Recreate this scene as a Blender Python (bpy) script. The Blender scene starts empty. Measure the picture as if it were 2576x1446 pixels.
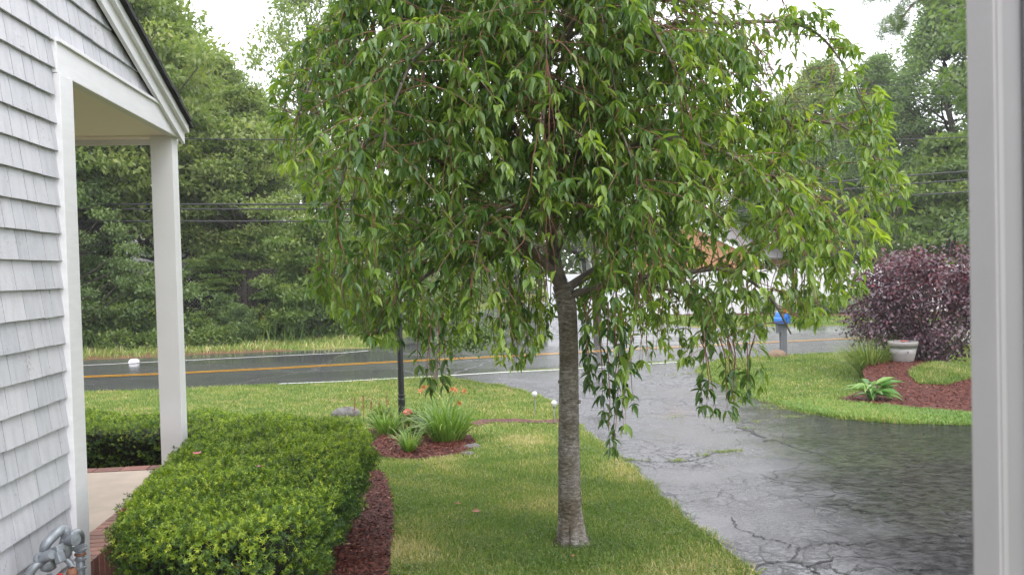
import bpy, math, random
import numpy as np
from mathutils import Vector, Matrix
R = math.radians
random.seed(7)
rng = np.random.default_rng(7)
sc = bpy.context.scene
C = sc.collection

# ------------------------------------------------------------------ camera
F = 2000.0          # focal length in pixels of the 2576 px wide picture
CX, CY = 1288.0, 723.0
PITCH, ROLL = 0.0215, 0.026
CAMZ = 1.75
fw = np.array([0, math.cos(PITCH), -math.sin(PITCH)])
r0 = np.array([1.0, 0, 0]); u0 = np.array([0, math.sin(PITCH), math.cos(PITCH)])
cr = math.cos(ROLL) * r0 - math.sin(ROLL) * u0
cu = math.sin(ROLL) * r0 + math.cos(ROLL) * u0
cam_d = bpy.data.cameras.new("camera"); cam = bpy.data.objects.new("camera", cam_d); C.objects.link(cam)
sc.camera = cam
cam.matrix_world = Matrix(((cr[0], cu[0], -fw[0], 0), (cr[1], cu[1], -fw[1], 0), (cr[2], cu[2], -fw[2], CAMZ), (0, 0, 0, 1)))
cam_d.sensor_width = 36.0; cam_d.lens = 36.0 * F / 2576.0
cam_d.clip_start = 0.05; cam_d.clip_end = 2000
cam_d.dof.use_dof = True; cam_d.dof.focus_distance = 5.6; cam_d.dof.aperture_fstop = 11.0

# ------------------------------------------------------------------ sky, sun, exposure
SUN_EL, SUN_ROT = R(55), R(145)
w = bpy.data.worlds.new("World"); sc.world = w; w.use_nodes = True
nt = w.node_tree; nt.nodes.clear()
out = nt.nodes.new("ShaderNodeOutputWorld")
sky = nt.nodes.new("ShaderNodeTexSky"); sky.sky_type = 'NISHITA'; sky.sun_disc = False
sky.sun_elevation = SUN_EL; sky.sun_rotation = SUN_ROT
bs = nt.nodes.new("ShaderNodeBackground"); bs.inputs[1].default_value = 0.05
bo = nt.nodes.new("ShaderNodeBackground"); bo.inputs[1].default_value = 1.0
tc = nt.nodes.new("ShaderNodeTexCoord"); sp = nt.nodes.new("ShaderNodeSeparateXYZ")
rmp = nt.nodes.new("ShaderNodeValToRGB")
rmp.color_ramp.elements[0].position = 0.0; rmp.color_ramp.elements[0].color = (0.985, 0.965, 1.0, 1)
rmp.color_ramp.elements[1].position = 1.0; rmp.color_ramp.elements[1].color = (1.0, 0.985, 1.0, 1)
nt.links.new(tc.outputs['Generated'], sp.inputs[0]); nt.links.new(sp.outputs[2], rmp.inputs[0])
mul = nt.nodes.new("ShaderNodeMath"); mul.operation = 'MULTIPLY_ADD'; mul.inputs[1].default_value = 0.25; mul.inputs[2].default_value = 1.45
nt.links.new(sp.outputs[2], mul.inputs[0]); nt.links.new(mul.outputs[0], bo.inputs[1])
nt.links.new(rmp.outputs[0], bo.inputs[0]); nt.links.new(sky.outputs[0], bs.inputs[0])
ad = nt.nodes.new("ShaderNodeAddShader")
nt.links.new(bs.outputs[0], ad.inputs[0]); nt.links.new(bo.outputs[0], ad.inputs[1]); nt.links.new(ad.outputs[0], out.inputs[0])
sd = bpy.data.lights.new("sun", 'SUN'); sd.energy = 0.85; sd.angle = R(25); sd.color = (1, 0.97, 0.92)
sun = bpy.data.objects.new("sun", sd); C.objects.link(sun)
sun.rotation_euler = (R(90) - SUN_EL, 0, R(180) - SUN_ROT)
sc.view_settings.view_transform = 'Standard'; sc.view_settings.look = 'None'
sc.view_settings.exposure = 0.55; sc.view_settings.gamma = 1.0
sc.view_settings.use_curve_mapping = False
sc.cycles.max_bounces = 8; sc.cycles.diffuse_bounces = 5; sc.cycles.glossy_bounces = 3
sc.cycles.transmission_bounces = 4; sc.cycles.transparent_max_bounces = 4
sc.cycles.caustics_reflective = False; sc.cycles.caustics_refractive = False

# ------------------------------------------------------------------ terrain and pixel helpers
def sstep(a, b, x):
    t = np.clip((x - a) / (b - a), 0, 1); return t * t * (3 - 2 * t)
_hy = np.arange(-40, 200.5, 0.5); _hz = -0.40 * sstep(4.5, 14, _hy)
def gh(y): return np.interp(y, _hy, _hz)
def ray(x, y):
    return fw + cr * (x - CX) / F - cu * (y - CY) / F
def P(x, y, Y):
    """world point on the sight line of picture point (x, y) at distance Y"""
    d = ray(x, y); return np.array([0, 0, CAMZ]) + d * (Y / d[1])
def G(x, y, dz=0.0):
    """world point where the sight line of (x, y) meets the ground"""
    d = ray(x, y); t = 5.0
    for _ in range(60):
        z = gh(d[1] * t) + dz
        t = 0.5 * t + 0.5 * (z - CAMZ) / d[2]
    return np.array([0, 0, CAMZ]) + d * t
def proj(p):
    v = np.asarray(p) - np.array([0, 0, CAMZ]); dz = v @ fw
    return CX + F * (v @ cr) / dz, CY - F * (v @ cu) / dz
def GP(pts): return [G(*p)[:2] for p in pts]
def inpoly(px, py, poly):
    px = np.asarray(px); py = np.asarray(py); r = np.zeros(px.shape, bool); n = len(poly)
    for i in range(n):
        x1, y1 = poly[i]; x2, y2 = poly[(i + 1) % n]
        if y1 == y2: continue
        c = ((y1 > py) != (y2 > py)) & (px < (x2 - x1) * (py - y1) / (y2 - y1) + x1)
        r ^= c
    return r

# ------------------------------------------------------------------ mesh helpers
LOC = {}
def new_obj(name, me, mat, parent=None):
    o = bpy.data.objects.new(name, me); C.objects.link(o)
    if mat is not None: me.materials.append(mat)
    if parent is not None:
        o.parent = parent
    return o
def np_mesh(name, V, faces, tone=None, smooth=False):
    """faces: list of int arrays (n, k)"""
    me = bpy.data.meshes.new(name)
    V = np.ascontiguousarray(V, dtype=np.float32)
    me.vertices.add(len(V)); me.vertices.foreach_set('co', V.ravel())
    lt = np.concatenate([np.full(len(f), f.shape[1], dtype=np.int32) for f in faces])
    li = np.concatenate([f.astype(np.int32).ravel() for f in faces])
    me.loops.add(len(li)); me.loops.foreach_set('vertex_index', li)
    me.polygons.add(len(lt))
    me.polygons.foreach_set('loop_start', np.concatenate([[0], np.cumsum(lt)[:-1]]).astype(np.int32))
    me.polygons.foreach_set('loop_total', lt)
    if smooth: me.polygons.foreach_set('use_smooth', np.ones(len(lt), bool))
    me.update(calc_edges=True)
    if tone is not None:
        a = me.attributes.new('tone', 'FLOAT', 'FACE'); a.data.foreach_set('value', np.ascontiguousarray(tone, dtype=np.float32))
    return me
class MB:
    def __init__(s): s.v = []; s.f = []; s.t = []; s.tone = 0.5
    def add(s, V, Fs):
        b = len(s.v); s.v += [tuple(map(float, p)) for p in V]
        for f in Fs: s.f.append(tuple(int(i) + b for i in f)); s.t.append(s.tone)
    def box(s, c, size, ax=None, ay=None, az=None):
        c = np.array(c, float); h = np.array(size, float) / 2
        ax = np.array([1, 0, 0]) if ax is None else np.array(ax, float); ay = np.array([0, 1, 0]) if ay is None else np.array(ay, float)
        az = np.cross(ax, ay) if az is None else np.array(az, float)
        V = [c + ax * h[0] * i + ay * h[1] * j + az * h[2] * k for i in (-1, 1) for j in (-1, 1) for k in (-1, 1)]
        s.add(V, [(0, 1, 3, 2), (4, 6, 7, 5), (0, 4, 5, 1), (2, 3, 7, 6), (0, 2, 6, 4), (1, 5, 7, 3)])
    def prism(s, poly, vec):
        """poly: list of 3D points, extruded along vec"""
        n = len(poly); vec = np.array(vec, float)
        V = [np.array(p, float) for p in poly] + [np.array(p, float) + vec for p in poly]
        s.add(V, [tuple(range(n - 1, -1, -1)), tuple(range(n, 2 * n))] + [(i, (i + 1) % n, n + (i + 1) % n, n + i) for i in range(n)])
    def tube(s, pts, rad, seg=8, cap=True):
        pts = [np.array(p, float) for p in pts]; n = len(pts)
        if np.isscalar(rad): rad = [rad] * n
        V = []; up = None
        for i, p in enumerate(pts):
            t = pts[min(i + 1, n - 1)] - pts[max(i - 1, 0)]; t /= (np.linalg.norm(t) + 1e-9)
            if up is None: up = np.array([0, 0, 1.0]) if abs(t[2]) < .9 else np.array([1.0, 0, 0])
            a = np.cross(t, up); a /= (np.linalg.norm(a) + 1e-9); b = np.cross(a, t); up = b
            for k in range(seg):
                q = 2 * math.pi * k / seg; V.append(p + (a * math.cos(q) + b * math.sin(q)) * rad[i])
        Fs = [(i * seg + k, i * seg + (k + 1) % seg, (i + 1) * seg + (k + 1) % seg, (i + 1) * seg + k) for i in range(n - 1) for k in range(seg)]
        if cap: Fs += [tuple(range(seg - 1, -1, -1)), tuple(range((n - 1) * seg, n * seg))]
        s.add(V, Fs)
    def lathe(s, c, prof, seg=24, axis=(0, 0, 1)):
        c = np.array(c, float); ax = np.array(axis, float); ax /= np.linalg.norm(ax)
        t = np.array([1.0, 0, 0]) if abs(ax[0]) < .9 else np.array([0, 1.0, 0])
        a = np.cross(ax, t); a /= np.linalg.norm(a); b = np.cross(ax, a)
        V = [c + ax * z + (a * math.cos(2 * math.pi * k / seg) + b * math.sin(2 * math.pi * k / seg)) * r for r, z in prof for k in range(seg)]
        n = len(prof)
        Fs = [(i * seg + k, i * seg + (k + 1) % seg, (i + 1) * seg + (k + 1) % seg, (i + 1) * seg + k) for i in range(n - 1) for k in range(seg)]
        Fs += [tuple(range(seg - 1, -1, -1)), tuple(range((n - 1) * seg, n * seg))]
        s.add(V, Fs)
    def build(s, name, mat, parent=None, smooth=False, bevel=0, sub=0):
        off = np.array(LOC.get(root_of(parent).name, (0, 0, 0))) if parent is not None else np.zeros(3)
        me = bpy.data.meshes.new(name); me.from_pydata([tuple(np.array(p) - off) for p in s.v], [], s.f); me.update()
        a = me.attributes.new('tone', 'FLOAT', 'FACE'); a.data.foreach_set('value', np.array(s.t, dtype=np.float32))
        if smooth: me.polygons.foreach_set('use_smooth', np.ones(len(me.polygons), bool))
        o = new_obj(name, me, mat, parent)
        if bevel:
            m = o.modifiers.new('bevel', 'BEVEL'); m.width = bevel; m.segments = 2; m.limit_method = 'ANGLE'
        if sub:
            m = o.modifiers.new('sub', 'SUBSURF'); m.levels = sub; m.render_levels = sub
        return o
def root_of(o):
    while o.parent is not None: o = o.parent
    return o
def tag(o, label=None, cat=None, group=None, kind=None):
    if label: o['label'] = label
    if cat: o['category'] = cat
    if group: o['group'] = group
    if kind: o['kind'] = kind
    return o
def thing(name, loc, label, cat, group=None):
    o = bpy.data.objects.new(name, None); C.objects.link(o); o.location = tuple(float(v) for v in loc); LOC[o.name] = tuple(loc)
    o.empty_display_size = 0.1
    return tag(o, label, cat, group)
def copy_tree(o, loc, rz=0.0, scale=1.0, label=None, parent=None):
    c = o.copy(); C.objects.link(c)
    if parent is None:
        c.location = tuple(float(v) for v in loc); c.rotation_euler = (0, 0, rz)
        c.scale = (scale,) * 3 if np.isscalar(scale) else tuple(scale)
        if label: c['label'] = label
    else: c.parent = parent
    for ch in list(o.children): copy_tree(ch, None, parent=c)
    return c
def nrm(a):
    return a / (np.linalg.norm(a, axis=-1, keepdims=True) + 1e-9)
LEAF_T = np.array([(0, 0, 0), (.20, -.36, .08), (.22, 0, -.02), (.20, .36, .08), (.50, -.47, .06), (.52, 0, -.05), (.50, .47, .06), (.80, -.17, -.07), (.81, 0, -.12), (.80, .17, -.07), (1.0, 0, -.24)])
LEAF_F = [np.array([(0, 2, 1), (0, 3, 2), (7, 8, 10), (8, 9, 10)]), np.array([(1, 2, 5, 4), (2, 3, 6, 5), (4, 5, 8, 7), (5, 6, 9, 8)])]
DIA_T = np.array([(0, 0, 0), (.45, -.5, .05), (1.0, 0, -.1), (.45, .5, .05)]); DIA_F = [np.array([(0, 3, 2, 1)])]
RND_T = np.array([(0, 0, 0), (.25, -.45, .04), (.7, -.42, 0), (1.0, 0, -.08), (.7, .42, 0), (.25, .45, .04)]); RND_F = [np.array([(0, 5, 4, 3, 2, 1)])]
def cards(pos, d, n, L, W, T, TF, tone):
    """one leaf per row; returns verts, faces, tone per face"""
    d = nrm(d); s = nrm(np.cross(d, n)); n2 = np.cross(s, d)
    L = np.broadcast_to(np.asarray(L, float), (len(pos),)); W = np.broadcast_to(np.asarray(W, float), (len(pos),))
    V = (pos[:, None, :] + d[:, None, :] * (T[None, :, 0:1] * L[:, None, None]) + s[:, None, :] * (T[None, :, 1:2] * W[:, None, None])
         + n2[:, None, :] * (T[None, :, 2:3] * L[:, None, None]))
    K = len(T); base = (np.arange(len(pos)) * K)[:, None, None]
    Fs = [(f[None] + base).reshape(-1, f.shape[1]) for f in TF]
    tn = np.concatenate([np.repeat(tone, len(f)) for f in TF])
    return V.reshape(-1, 3), Fs, tn
def card_obj(name, mat, parent, *a, **k):
    V, Fs, tn = cards(*a)
    off = np.array(LOC.get(root_of(parent).name, (0, 0, 0))) if parent is not None else np.zeros(3)
    return new_obj(name, np_mesh(name, V - off, Fs, tn), mat, parent)

# ------------------------------------------------------------------ materials
def nmat(name):
    m = bpy.data.materials.new(name); m.use_nodes = True; t = m.node_tree
    return m, t, t.nodes['Principled BSDF'], t.nodes['Material Output']
def ramp(t, fac, stops):
    r = t.nodes.new("ShaderNodeValToRGB"); e = r.color_ramp.elements
    e[0].position, e[0].color = stops[0][0], (*stops[0][1], 1); e[1].position, e[1].color = stops[-1][0], (*stops[-1][1], 1)
    for p, c in stops[1:-1]:
        x = e.new(p); x.color = (*c, 1)
    if fac is not None: t.links.new(fac, r.inputs[0])
    return r
def tex(t, kind, scale, coord='Object', detail=4, rough=.55, stretch=None, dist=0):
    c = t.nodes.new("ShaderNodeTexCoord"); n = t.nodes.new(kind); n.inputs['Scale'].default_value = scale
    src = c.outputs[coord]
    if stretch:
        mp = t.nodes.new("ShaderNodeMapping"); mp.inputs['Scale'].default_value = stretch; t.links.new(src, mp.inputs[0]); src = mp.outputs[0]
    t.links.new(src, n.inputs['Vector'])
    if kind == "ShaderNodeTexNoise":
        n.inputs['Detail'].default_value = detail; n.inputs['Roughness'].default_value = rough; n.inputs['Distortion'].default_value = dist
    return n
def bump(t, b, h, strength, dist=0.01):
    n = t.nodes.new("ShaderNodeBump"); n.inputs['Strength'].default_value = strength; n.inputs['Distance'].default_value = dist
    t.links.new(h, n.inputs['Height'])
    if b.inputs['Normal'].links:
        t.links.new(b.inputs['Normal'].links[0].from_socket, n.inputs['Normal'])
    t.links.new(n.outputs[0], b.inputs['Normal'])
def basic(name, c1, c2=None, scale=8, rough=.6, bs=.15, bd=.003, stretch=None, detail=5, metal=0, coat=0):
    m, t, b, o = nmat(name); c2 = c2 or tuple(v * .8 for v in c1)
    n = tex(t, "ShaderNodeTexNoise", scale, stretch=stretch, detail=detail)
    r = ramp(t, n.outputs[0], [(.3, c2), (.7, c1)]); t.links.new(r.outputs[0], b.inputs['Base Color'])
    b.inputs['Roughness'].default_value = rough; b.inputs['Metallic'].default_value = metal; b.inputs['Coat Weight'].default_value = coat
    n2 = tex(t, "ShaderNodeTexNoise", scale * 6, stretch=stretch); bump(t, b, n2.outputs[0], bs, bd)
    return m
def leafmat(name, stops, rough=.35, trans=.35, tmul=(1.25, 1.5, .6), spec=.5):
    m, t, b, o = nmat(name)
    a = t.nodes.new("ShaderNodeAttribute"); a.attribute_name = 'tone'
    r = ramp(t, a.outputs['Fac'], stops); t.links.new(r.outputs[0], b.inputs['Base Color'])
    b.inputs['Roughness'].default_value = rough; b.inputs['Specular IOR Level'].default_value = spec
    tr = t.nodes.new("ShaderNodeBsdfTranslucent"); mx = t.nodes.new("ShaderNodeMix"); mx.data_type = 'RGBA'; mx.blend_type = 'MULTIPLY'; mx.inputs[0].default_value = 1
    mx.inputs[7].default_value = (*tmul, 1); t.links.new(r.outputs[0], mx.inputs[6]); t.links.new(mx.outputs[2], tr.inputs[0])
    ms = t.nodes.new("ShaderNodeMixShader"); ms.inputs[0].default_value = trans
    t.links.new(b.outputs[0], ms.inputs[1]); t.links.new(tr.outputs[0], ms.inputs[2]); t.links.new(ms.outputs[0], o.inputs[0])
    return m
M = {}
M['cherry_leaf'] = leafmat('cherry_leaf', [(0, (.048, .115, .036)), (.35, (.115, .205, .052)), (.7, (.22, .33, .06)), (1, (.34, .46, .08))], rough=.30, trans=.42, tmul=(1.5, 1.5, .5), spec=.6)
M['oak_leaf'] = leafmat('oak_leaf', [(0, (.12, .18, .055)), (.6, (.25, .31, .095)), (1, (.38, .40, .14))], rough=.5, trans=.38)
M['dark_leaf'] = leafmat('dark_leaf', [(0, (.09, .145, .06)), (.6, (.165, .24, .09)), (1, (.25, .32, .12))], rough=.5, trans=.35)
M['bright_leaf'] = leafmat('bright_leaf', [(0, (.085, .14, .04)), (.6, (.16, .23, .06)), (1, (.30, .34, .10))], rough=.45, trans=.4)
M['purple_leaf'] = leafmat('purple_leaf', [(0, (.06, .042, .052)), (.6, (.15, .092, .112)), (.85, (.21, .070, .092)), (1, (.30, .055, .075))], rough=.36, trans=.15, tmul=(1.6, .5, .6), spec=.7)
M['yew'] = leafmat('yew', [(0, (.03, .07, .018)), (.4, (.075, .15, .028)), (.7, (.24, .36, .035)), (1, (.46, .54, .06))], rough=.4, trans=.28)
M['grass'] = leafmat('grass', [(0, (.095, .18, .04)), (.45, (.195, .285, .062)), (.7, (.31, .355, .10)), (.85, (.48, .40, .19)), (1, (.62, .52, .30))], rough=.55, trans=.3)
M['lily_leaf'] = leafmat('lily_leaf', [(0, (.10, .20, .04)), (.7, (.24, .36, .08)), (.93, (.30, .38, .09)), (1, (.45, .33, .12))], rough=.35, trans=.3)
M['stripe_leaf'] = leafmat('stripe_leaf', [(0, (.10, .18, .04)), (.6, (.22, .30, .08)), (1, (.45, .42, .16))], rough=.4, trans=.3)
M['hosta_leaf'] = leafmat('hosta_leaf', [(0, (.10, .23, .06)), (1, (.26, .40, .12))], rough=.3, trans=.3)
M['petal_orange'] = leafmat('petal_orange', [(0, (.50, .17, .07)), (1, (.80, .42, .20))], trans=.4, tmul=(1, .8, .6))
M['petal_pink'] = leafmat('petal_pink', [(0, (.75, .09, .08)), (1, (.85, .45, .42))], trans=.3, tmul=(1, .8, .8))
M['petal_rose'] = leafmat('petal_rose', [(0, (.75, .08, .15)), (1, (.85, .40, .48))], trans=.3, tmul=(1, .8, .8))
M['petal_yellow'] = leafmat('petal_yellow', [(0, (.8, .45, .02)), (1, (.9, .7, .08))], trans=.3, tmul=(1, .9, .6))
M['dry_leaf'] = leafmat('dry_leaf', [(0, (.22, .07, .03)), (.5, (.40, .16, .07)), (1, (.50, .33, .16))], trans=.2, tmul=(1, .8, .6))
M['white_paint'] = basic('white_paint', (.80, .80, .82), (.74, .74, .76), 6, .45, .35, .002, stretch=(1, 1, 6))
M['post_paint'] = basic('post_paint', (.78, .78, .79), (.74, .74, .75), 4, .5, .1, .001)
M['soffit'] = basic('soffit', (.95, .86, .82), (.93, .84, .79), 3, .6, .1, .001)
M['frame_dimmed_white'] = basic('frame_dimmed_white', (.50, .48, .49), (.47, .45, .46), 14, .5, .12, .001)  # white frame darkened here and below for the missing house wall's shade
M['frame_bead'] = basic('frame_bead', (.33, .325, .335), (.31, .305, .315), 9, .5, .12, .001)
M['frame_shaded_grey'] = basic('frame_shaded_grey', (.275, .268, .28), (.255, .25, .26), 9, .5, .12, .001)  # front faces darkest, house shade put into the colour
M['roof_black'] = basic('roof_black', (.035, .035, .04), (.015, .015, .018), 60, .8, .8, .006)
M['roof_grey'] = basic('roof_grey', (.26, .25, .25), (.18, .17, .17), 14, .8, .6, .01, stretch=(1, 1, 5))
M['bark_dark'] = basic('bark_dark', (.10, .085, .065), (.05, .042, .035), 6, .85, .9, .03, stretch=(1, 1, .25))
M['twig'] = basic('twig', (.24, .11, .07), (.14, .07, .05), 30, .5, .3, .002)
M['limb'] = basic('limb', (.20, .165, .14), (.09, .075, .062), 18, .5, .8, .006)
M['crack'] = basic('crack', (.012, .012, .013), (.008, .008, .009), 30, .5)
M['rock'] = basic('rock', (.20, .19, .18), (.09, .085, .08), 6, .6, .8, .02)
M['concrete'] = basic('concrete', (.47, .385, .31), (.37, .31, .25), 5, .55, .25, .003, detail=9)
M['black_metal'] = basic('black_metal', (.018, .020, .024), (.012, .013, .016), 10, .32, .1, .001)
M['grey_wood'] = basic('grey_wood', (.17, .18, .20), (.12, .13, .145), 12, .6, .4, .003, stretch=(1, 1, .2))
M['blue'] = basic('blue', (.02, .19, .60), (.018, .16, .54), 5, .25, .03, .001)
M['blue_light'] = basic('blue_light', (.30, .55, .85), (.28, .50, .80), 5, .3, .03, .001)
M['red'] = basic('red', (.65, .05, .04), (.55, .04, .03), 5, .35, .03, .001)
M['steel'] = basic('steel', (.55, .55, .56), (.4, .4, .42), 20, .3, .05, .001, metal=.8)
M['pot'] = basic('pot', (.33, .315, .30), (.26, .25, .24), 7, .55, .2, .003)
M['pot_green'] = basic('pot_green', (.10, .13, .09), (.07, .09, .06), 7, .5, .2, .003)
M['vinyl_white'] = basic('vinyl_white', (.82, .83, .85), (.78, .79, .81), 1, .4, .02, .001)
M['tan_siding'] = basic('tan_siding', (.60, .30, .16), (.50, .24, .13), 3, .6, .1, .002)
M['tan'] = basic('tan', (.42, .36, .24), (.34, .29, .2), 3, .7, .1, .002)
M['brown_wood'] = basic('brown_wood', (.055, .042, .034), (.035, .028, .022), 9, .7, .3, .003)
M['wire'] = basic('wire', (.03, .032, .035), (.02, .021, .024), 9, .5, 0, .001)
M['litter'] = basic('litter', (.85, .85, .86), (.75, .75, .76), 30, .6, .4, .01)
M['pole_wood'] = basic('pole_wood', (.20, .165, .13), (.12, .10, .08), 8, .8, .4, .005, stretch=(1, 1, .1))
M['soil'] = basic('soil', (.05, .032, .022), (.03, .02, .014), 12, .8, .6, .01)
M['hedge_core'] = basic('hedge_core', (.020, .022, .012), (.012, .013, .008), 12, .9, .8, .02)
M['stone_edge'] = basic('stone_edge', (.16, .15, .14), (.10, .09, .085), 9, .4, .5, .01)

def mk_shingle():
    m, t, b, o = nmat('shingle_paint')
    a = t.nodes.new("ShaderNodeAttribute"); a.attribute_name = 'tone'
    r = ramp(t, a.outputs['Fac'], [(0, (.50, .51, .55)), (1, (.61, .61, .65))])
    n = tex(t, "ShaderNodeTexNoise", 26, stretch=(1, 1, .18), detail=6)
    r2 = ramp(t, n.outputs[0], [(.3, (.86, .86, .86)), (.55, (1, 1, 1))])
    mx = t.nodes.new("ShaderNodeMix"); mx.data_type = 'RGBA'; mx.blend_type = 'MULTIPLY'; mx.inputs[0].default_value = 1
    t.links.new(r.outputs[0], mx.inputs[6]); t.links.new(r2.outputs[0], mx.inputs[7])
    # scattered worn spots
    v = tex(t, "ShaderNodeTexNoise", 70, detail=3); v2 = tex(t, "ShaderNodeTexNoise", 5, detail=3)
    mm = t.nodes.new("ShaderNodeMath"); mm.operation = 'MULTIPLY'; t.links.new(v.outputs[0], mm.inputs[0]); t.links.new(v2.outputs[0], mm.inputs[1])
    r3 = ramp(t, mm.outputs[0], [(.385, (1, 1, 1)), (.42, (.72, .70, .69))])
    mx2 = t.nodes.new("ShaderNodeMix"); mx2.data_type = 'RGBA'; mx2.blend_type = 'MULTIPLY'; mx2.inputs[0].default_value = 1
    t.links.new(mx.outputs[2], mx2.inputs[6]); t.links.new(r3.outputs[0], mx2.inputs[7]); t.links.new(mx2.outputs[2], b.inputs['Base Color'])
    b.inputs['Roughness'].default_value = .5
    n2 = tex(t, "ShaderNodeTexNoise", 90, stretch=(1, 1, .22), detail=5); bump(t, b, n2.outputs[0], .45, .003)
    bump(t, b, mm.outputs[0], .4, .01)
    return m
M['shingle'] = mk_shingle()
def mk_bark():
    m, t, b, o = nmat('cherry_bark')
    n = tex(t, "ShaderNodeTexNoise", 26, stretch=(1, 1, 3.0), detail=9, rough=.75, dist=.8)
    r = ramp(t, n.outputs[0], [(.33, (.05, .04, .034)), (.44, (.15, .13, .11)), (.54, (.27, .25, .22)), (.66, (.52, .51, .47))])
    big = tex(t, "ShaderNodeTexNoise", 5.5, detail=6)
    r2 = ramp(t, big.outputs[0], [(.38, (.50, .43, .34)), (.62, (1.05, 1.05, 1.05))])
    mx = t.nodes.new("ShaderNodeMix"); mx.data_type = 'RGBA'; mx.blend_type = 'MULTIPLY'; mx.inputs[0].default_value = 1
    t.links.new(r.outputs[0], mx.inputs[6]); t.links.new(r2.outputs[0], mx.inputs[7]); t.links.new(mx.outputs[2], b.inputs['Base Color'])
    b.inputs['Roughness'].default_value = .55
    bump(t, b, n.outputs[0], .9, .012)
    n2 = tex(t, "ShaderNodeTexNoise", 30, stretch=(1, 1, 5), detail=6); bump(t, b, n2.outputs[0], .5, .004)
    return m
M['cherry_bark'] = mk_bark()
def mk_lawn():
    m, t, b, o = nmat('lawn_ground')
    n = tex(t, "ShaderNodeTexNoise", 1.3, detail=8, rough=.7)
    r = ramp(t, n.outputs[0], [(.32, (.09, .15, .03)), (.48, (.17, .22, .05)), (.56, (.28, .27, .09)), (.66, (.38, .29, .14))])
    n2 = tex(t, "ShaderNodeTexNoise", 45, detail=6, rough=.8); r2 = ramp(t, n2.outputs[0], [(.34, (.35, .36, .35)), (.66, (1.4, 1.35, 1.3))])
    mx = t.nodes.new("ShaderNodeMix"); mx.data_type = 'RGBA'; mx.blend_type = 'MULTIPLY'; mx.inputs[0].default_value = 1
    t.links.new(r.outputs[0], mx.inputs[6]); t.links.new(r2.outputs[0], mx.inputs[7]); t.links.new(mx.outputs[2], b.inputs['Base Color'])
    b.inputs['Roughness'].default_value = .9; b.inputs['Specular IOR Level'].default_value = .2
    bump(t, b, n2.outputs[0], .8, .03)
    return m
M['lawn'] = mk_lawn()
def mk_mulch():
    m, t, b, o = nmat('mulch')
    v = tex(t, "ShaderNodeTexVoronoi", 38, stretch=(1, .5, 1)); 
    r = ramp(t, v.outputs['Color'], [(.1, (.045, .012, .009)), (.5, (.11, .030, .021)), (.9, (.19, .06, .042))])
    t.links.new(r.outputs[0], b.inputs['Base Color']); b.inputs['Roughness'].default_value = .65
    n2 = tex(t, "ShaderNodeTexNoise", 55, detail=6, rough=.7); bump(t, b, v.outputs['Distance'], .8, .02); bump(t, b, n2.outputs[0], .8, .02)
    return m
M['mulch'] = mk_mulch()
M['chip'] = leafmat('mulch_chip', [(0, (.045, .012, .008)), (.6, (.155, .040, .026)), (.93, (.22, .08, .055)), (1, (.42, .27, .18))], rough=.6, trans=.02, spec=.3)
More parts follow.
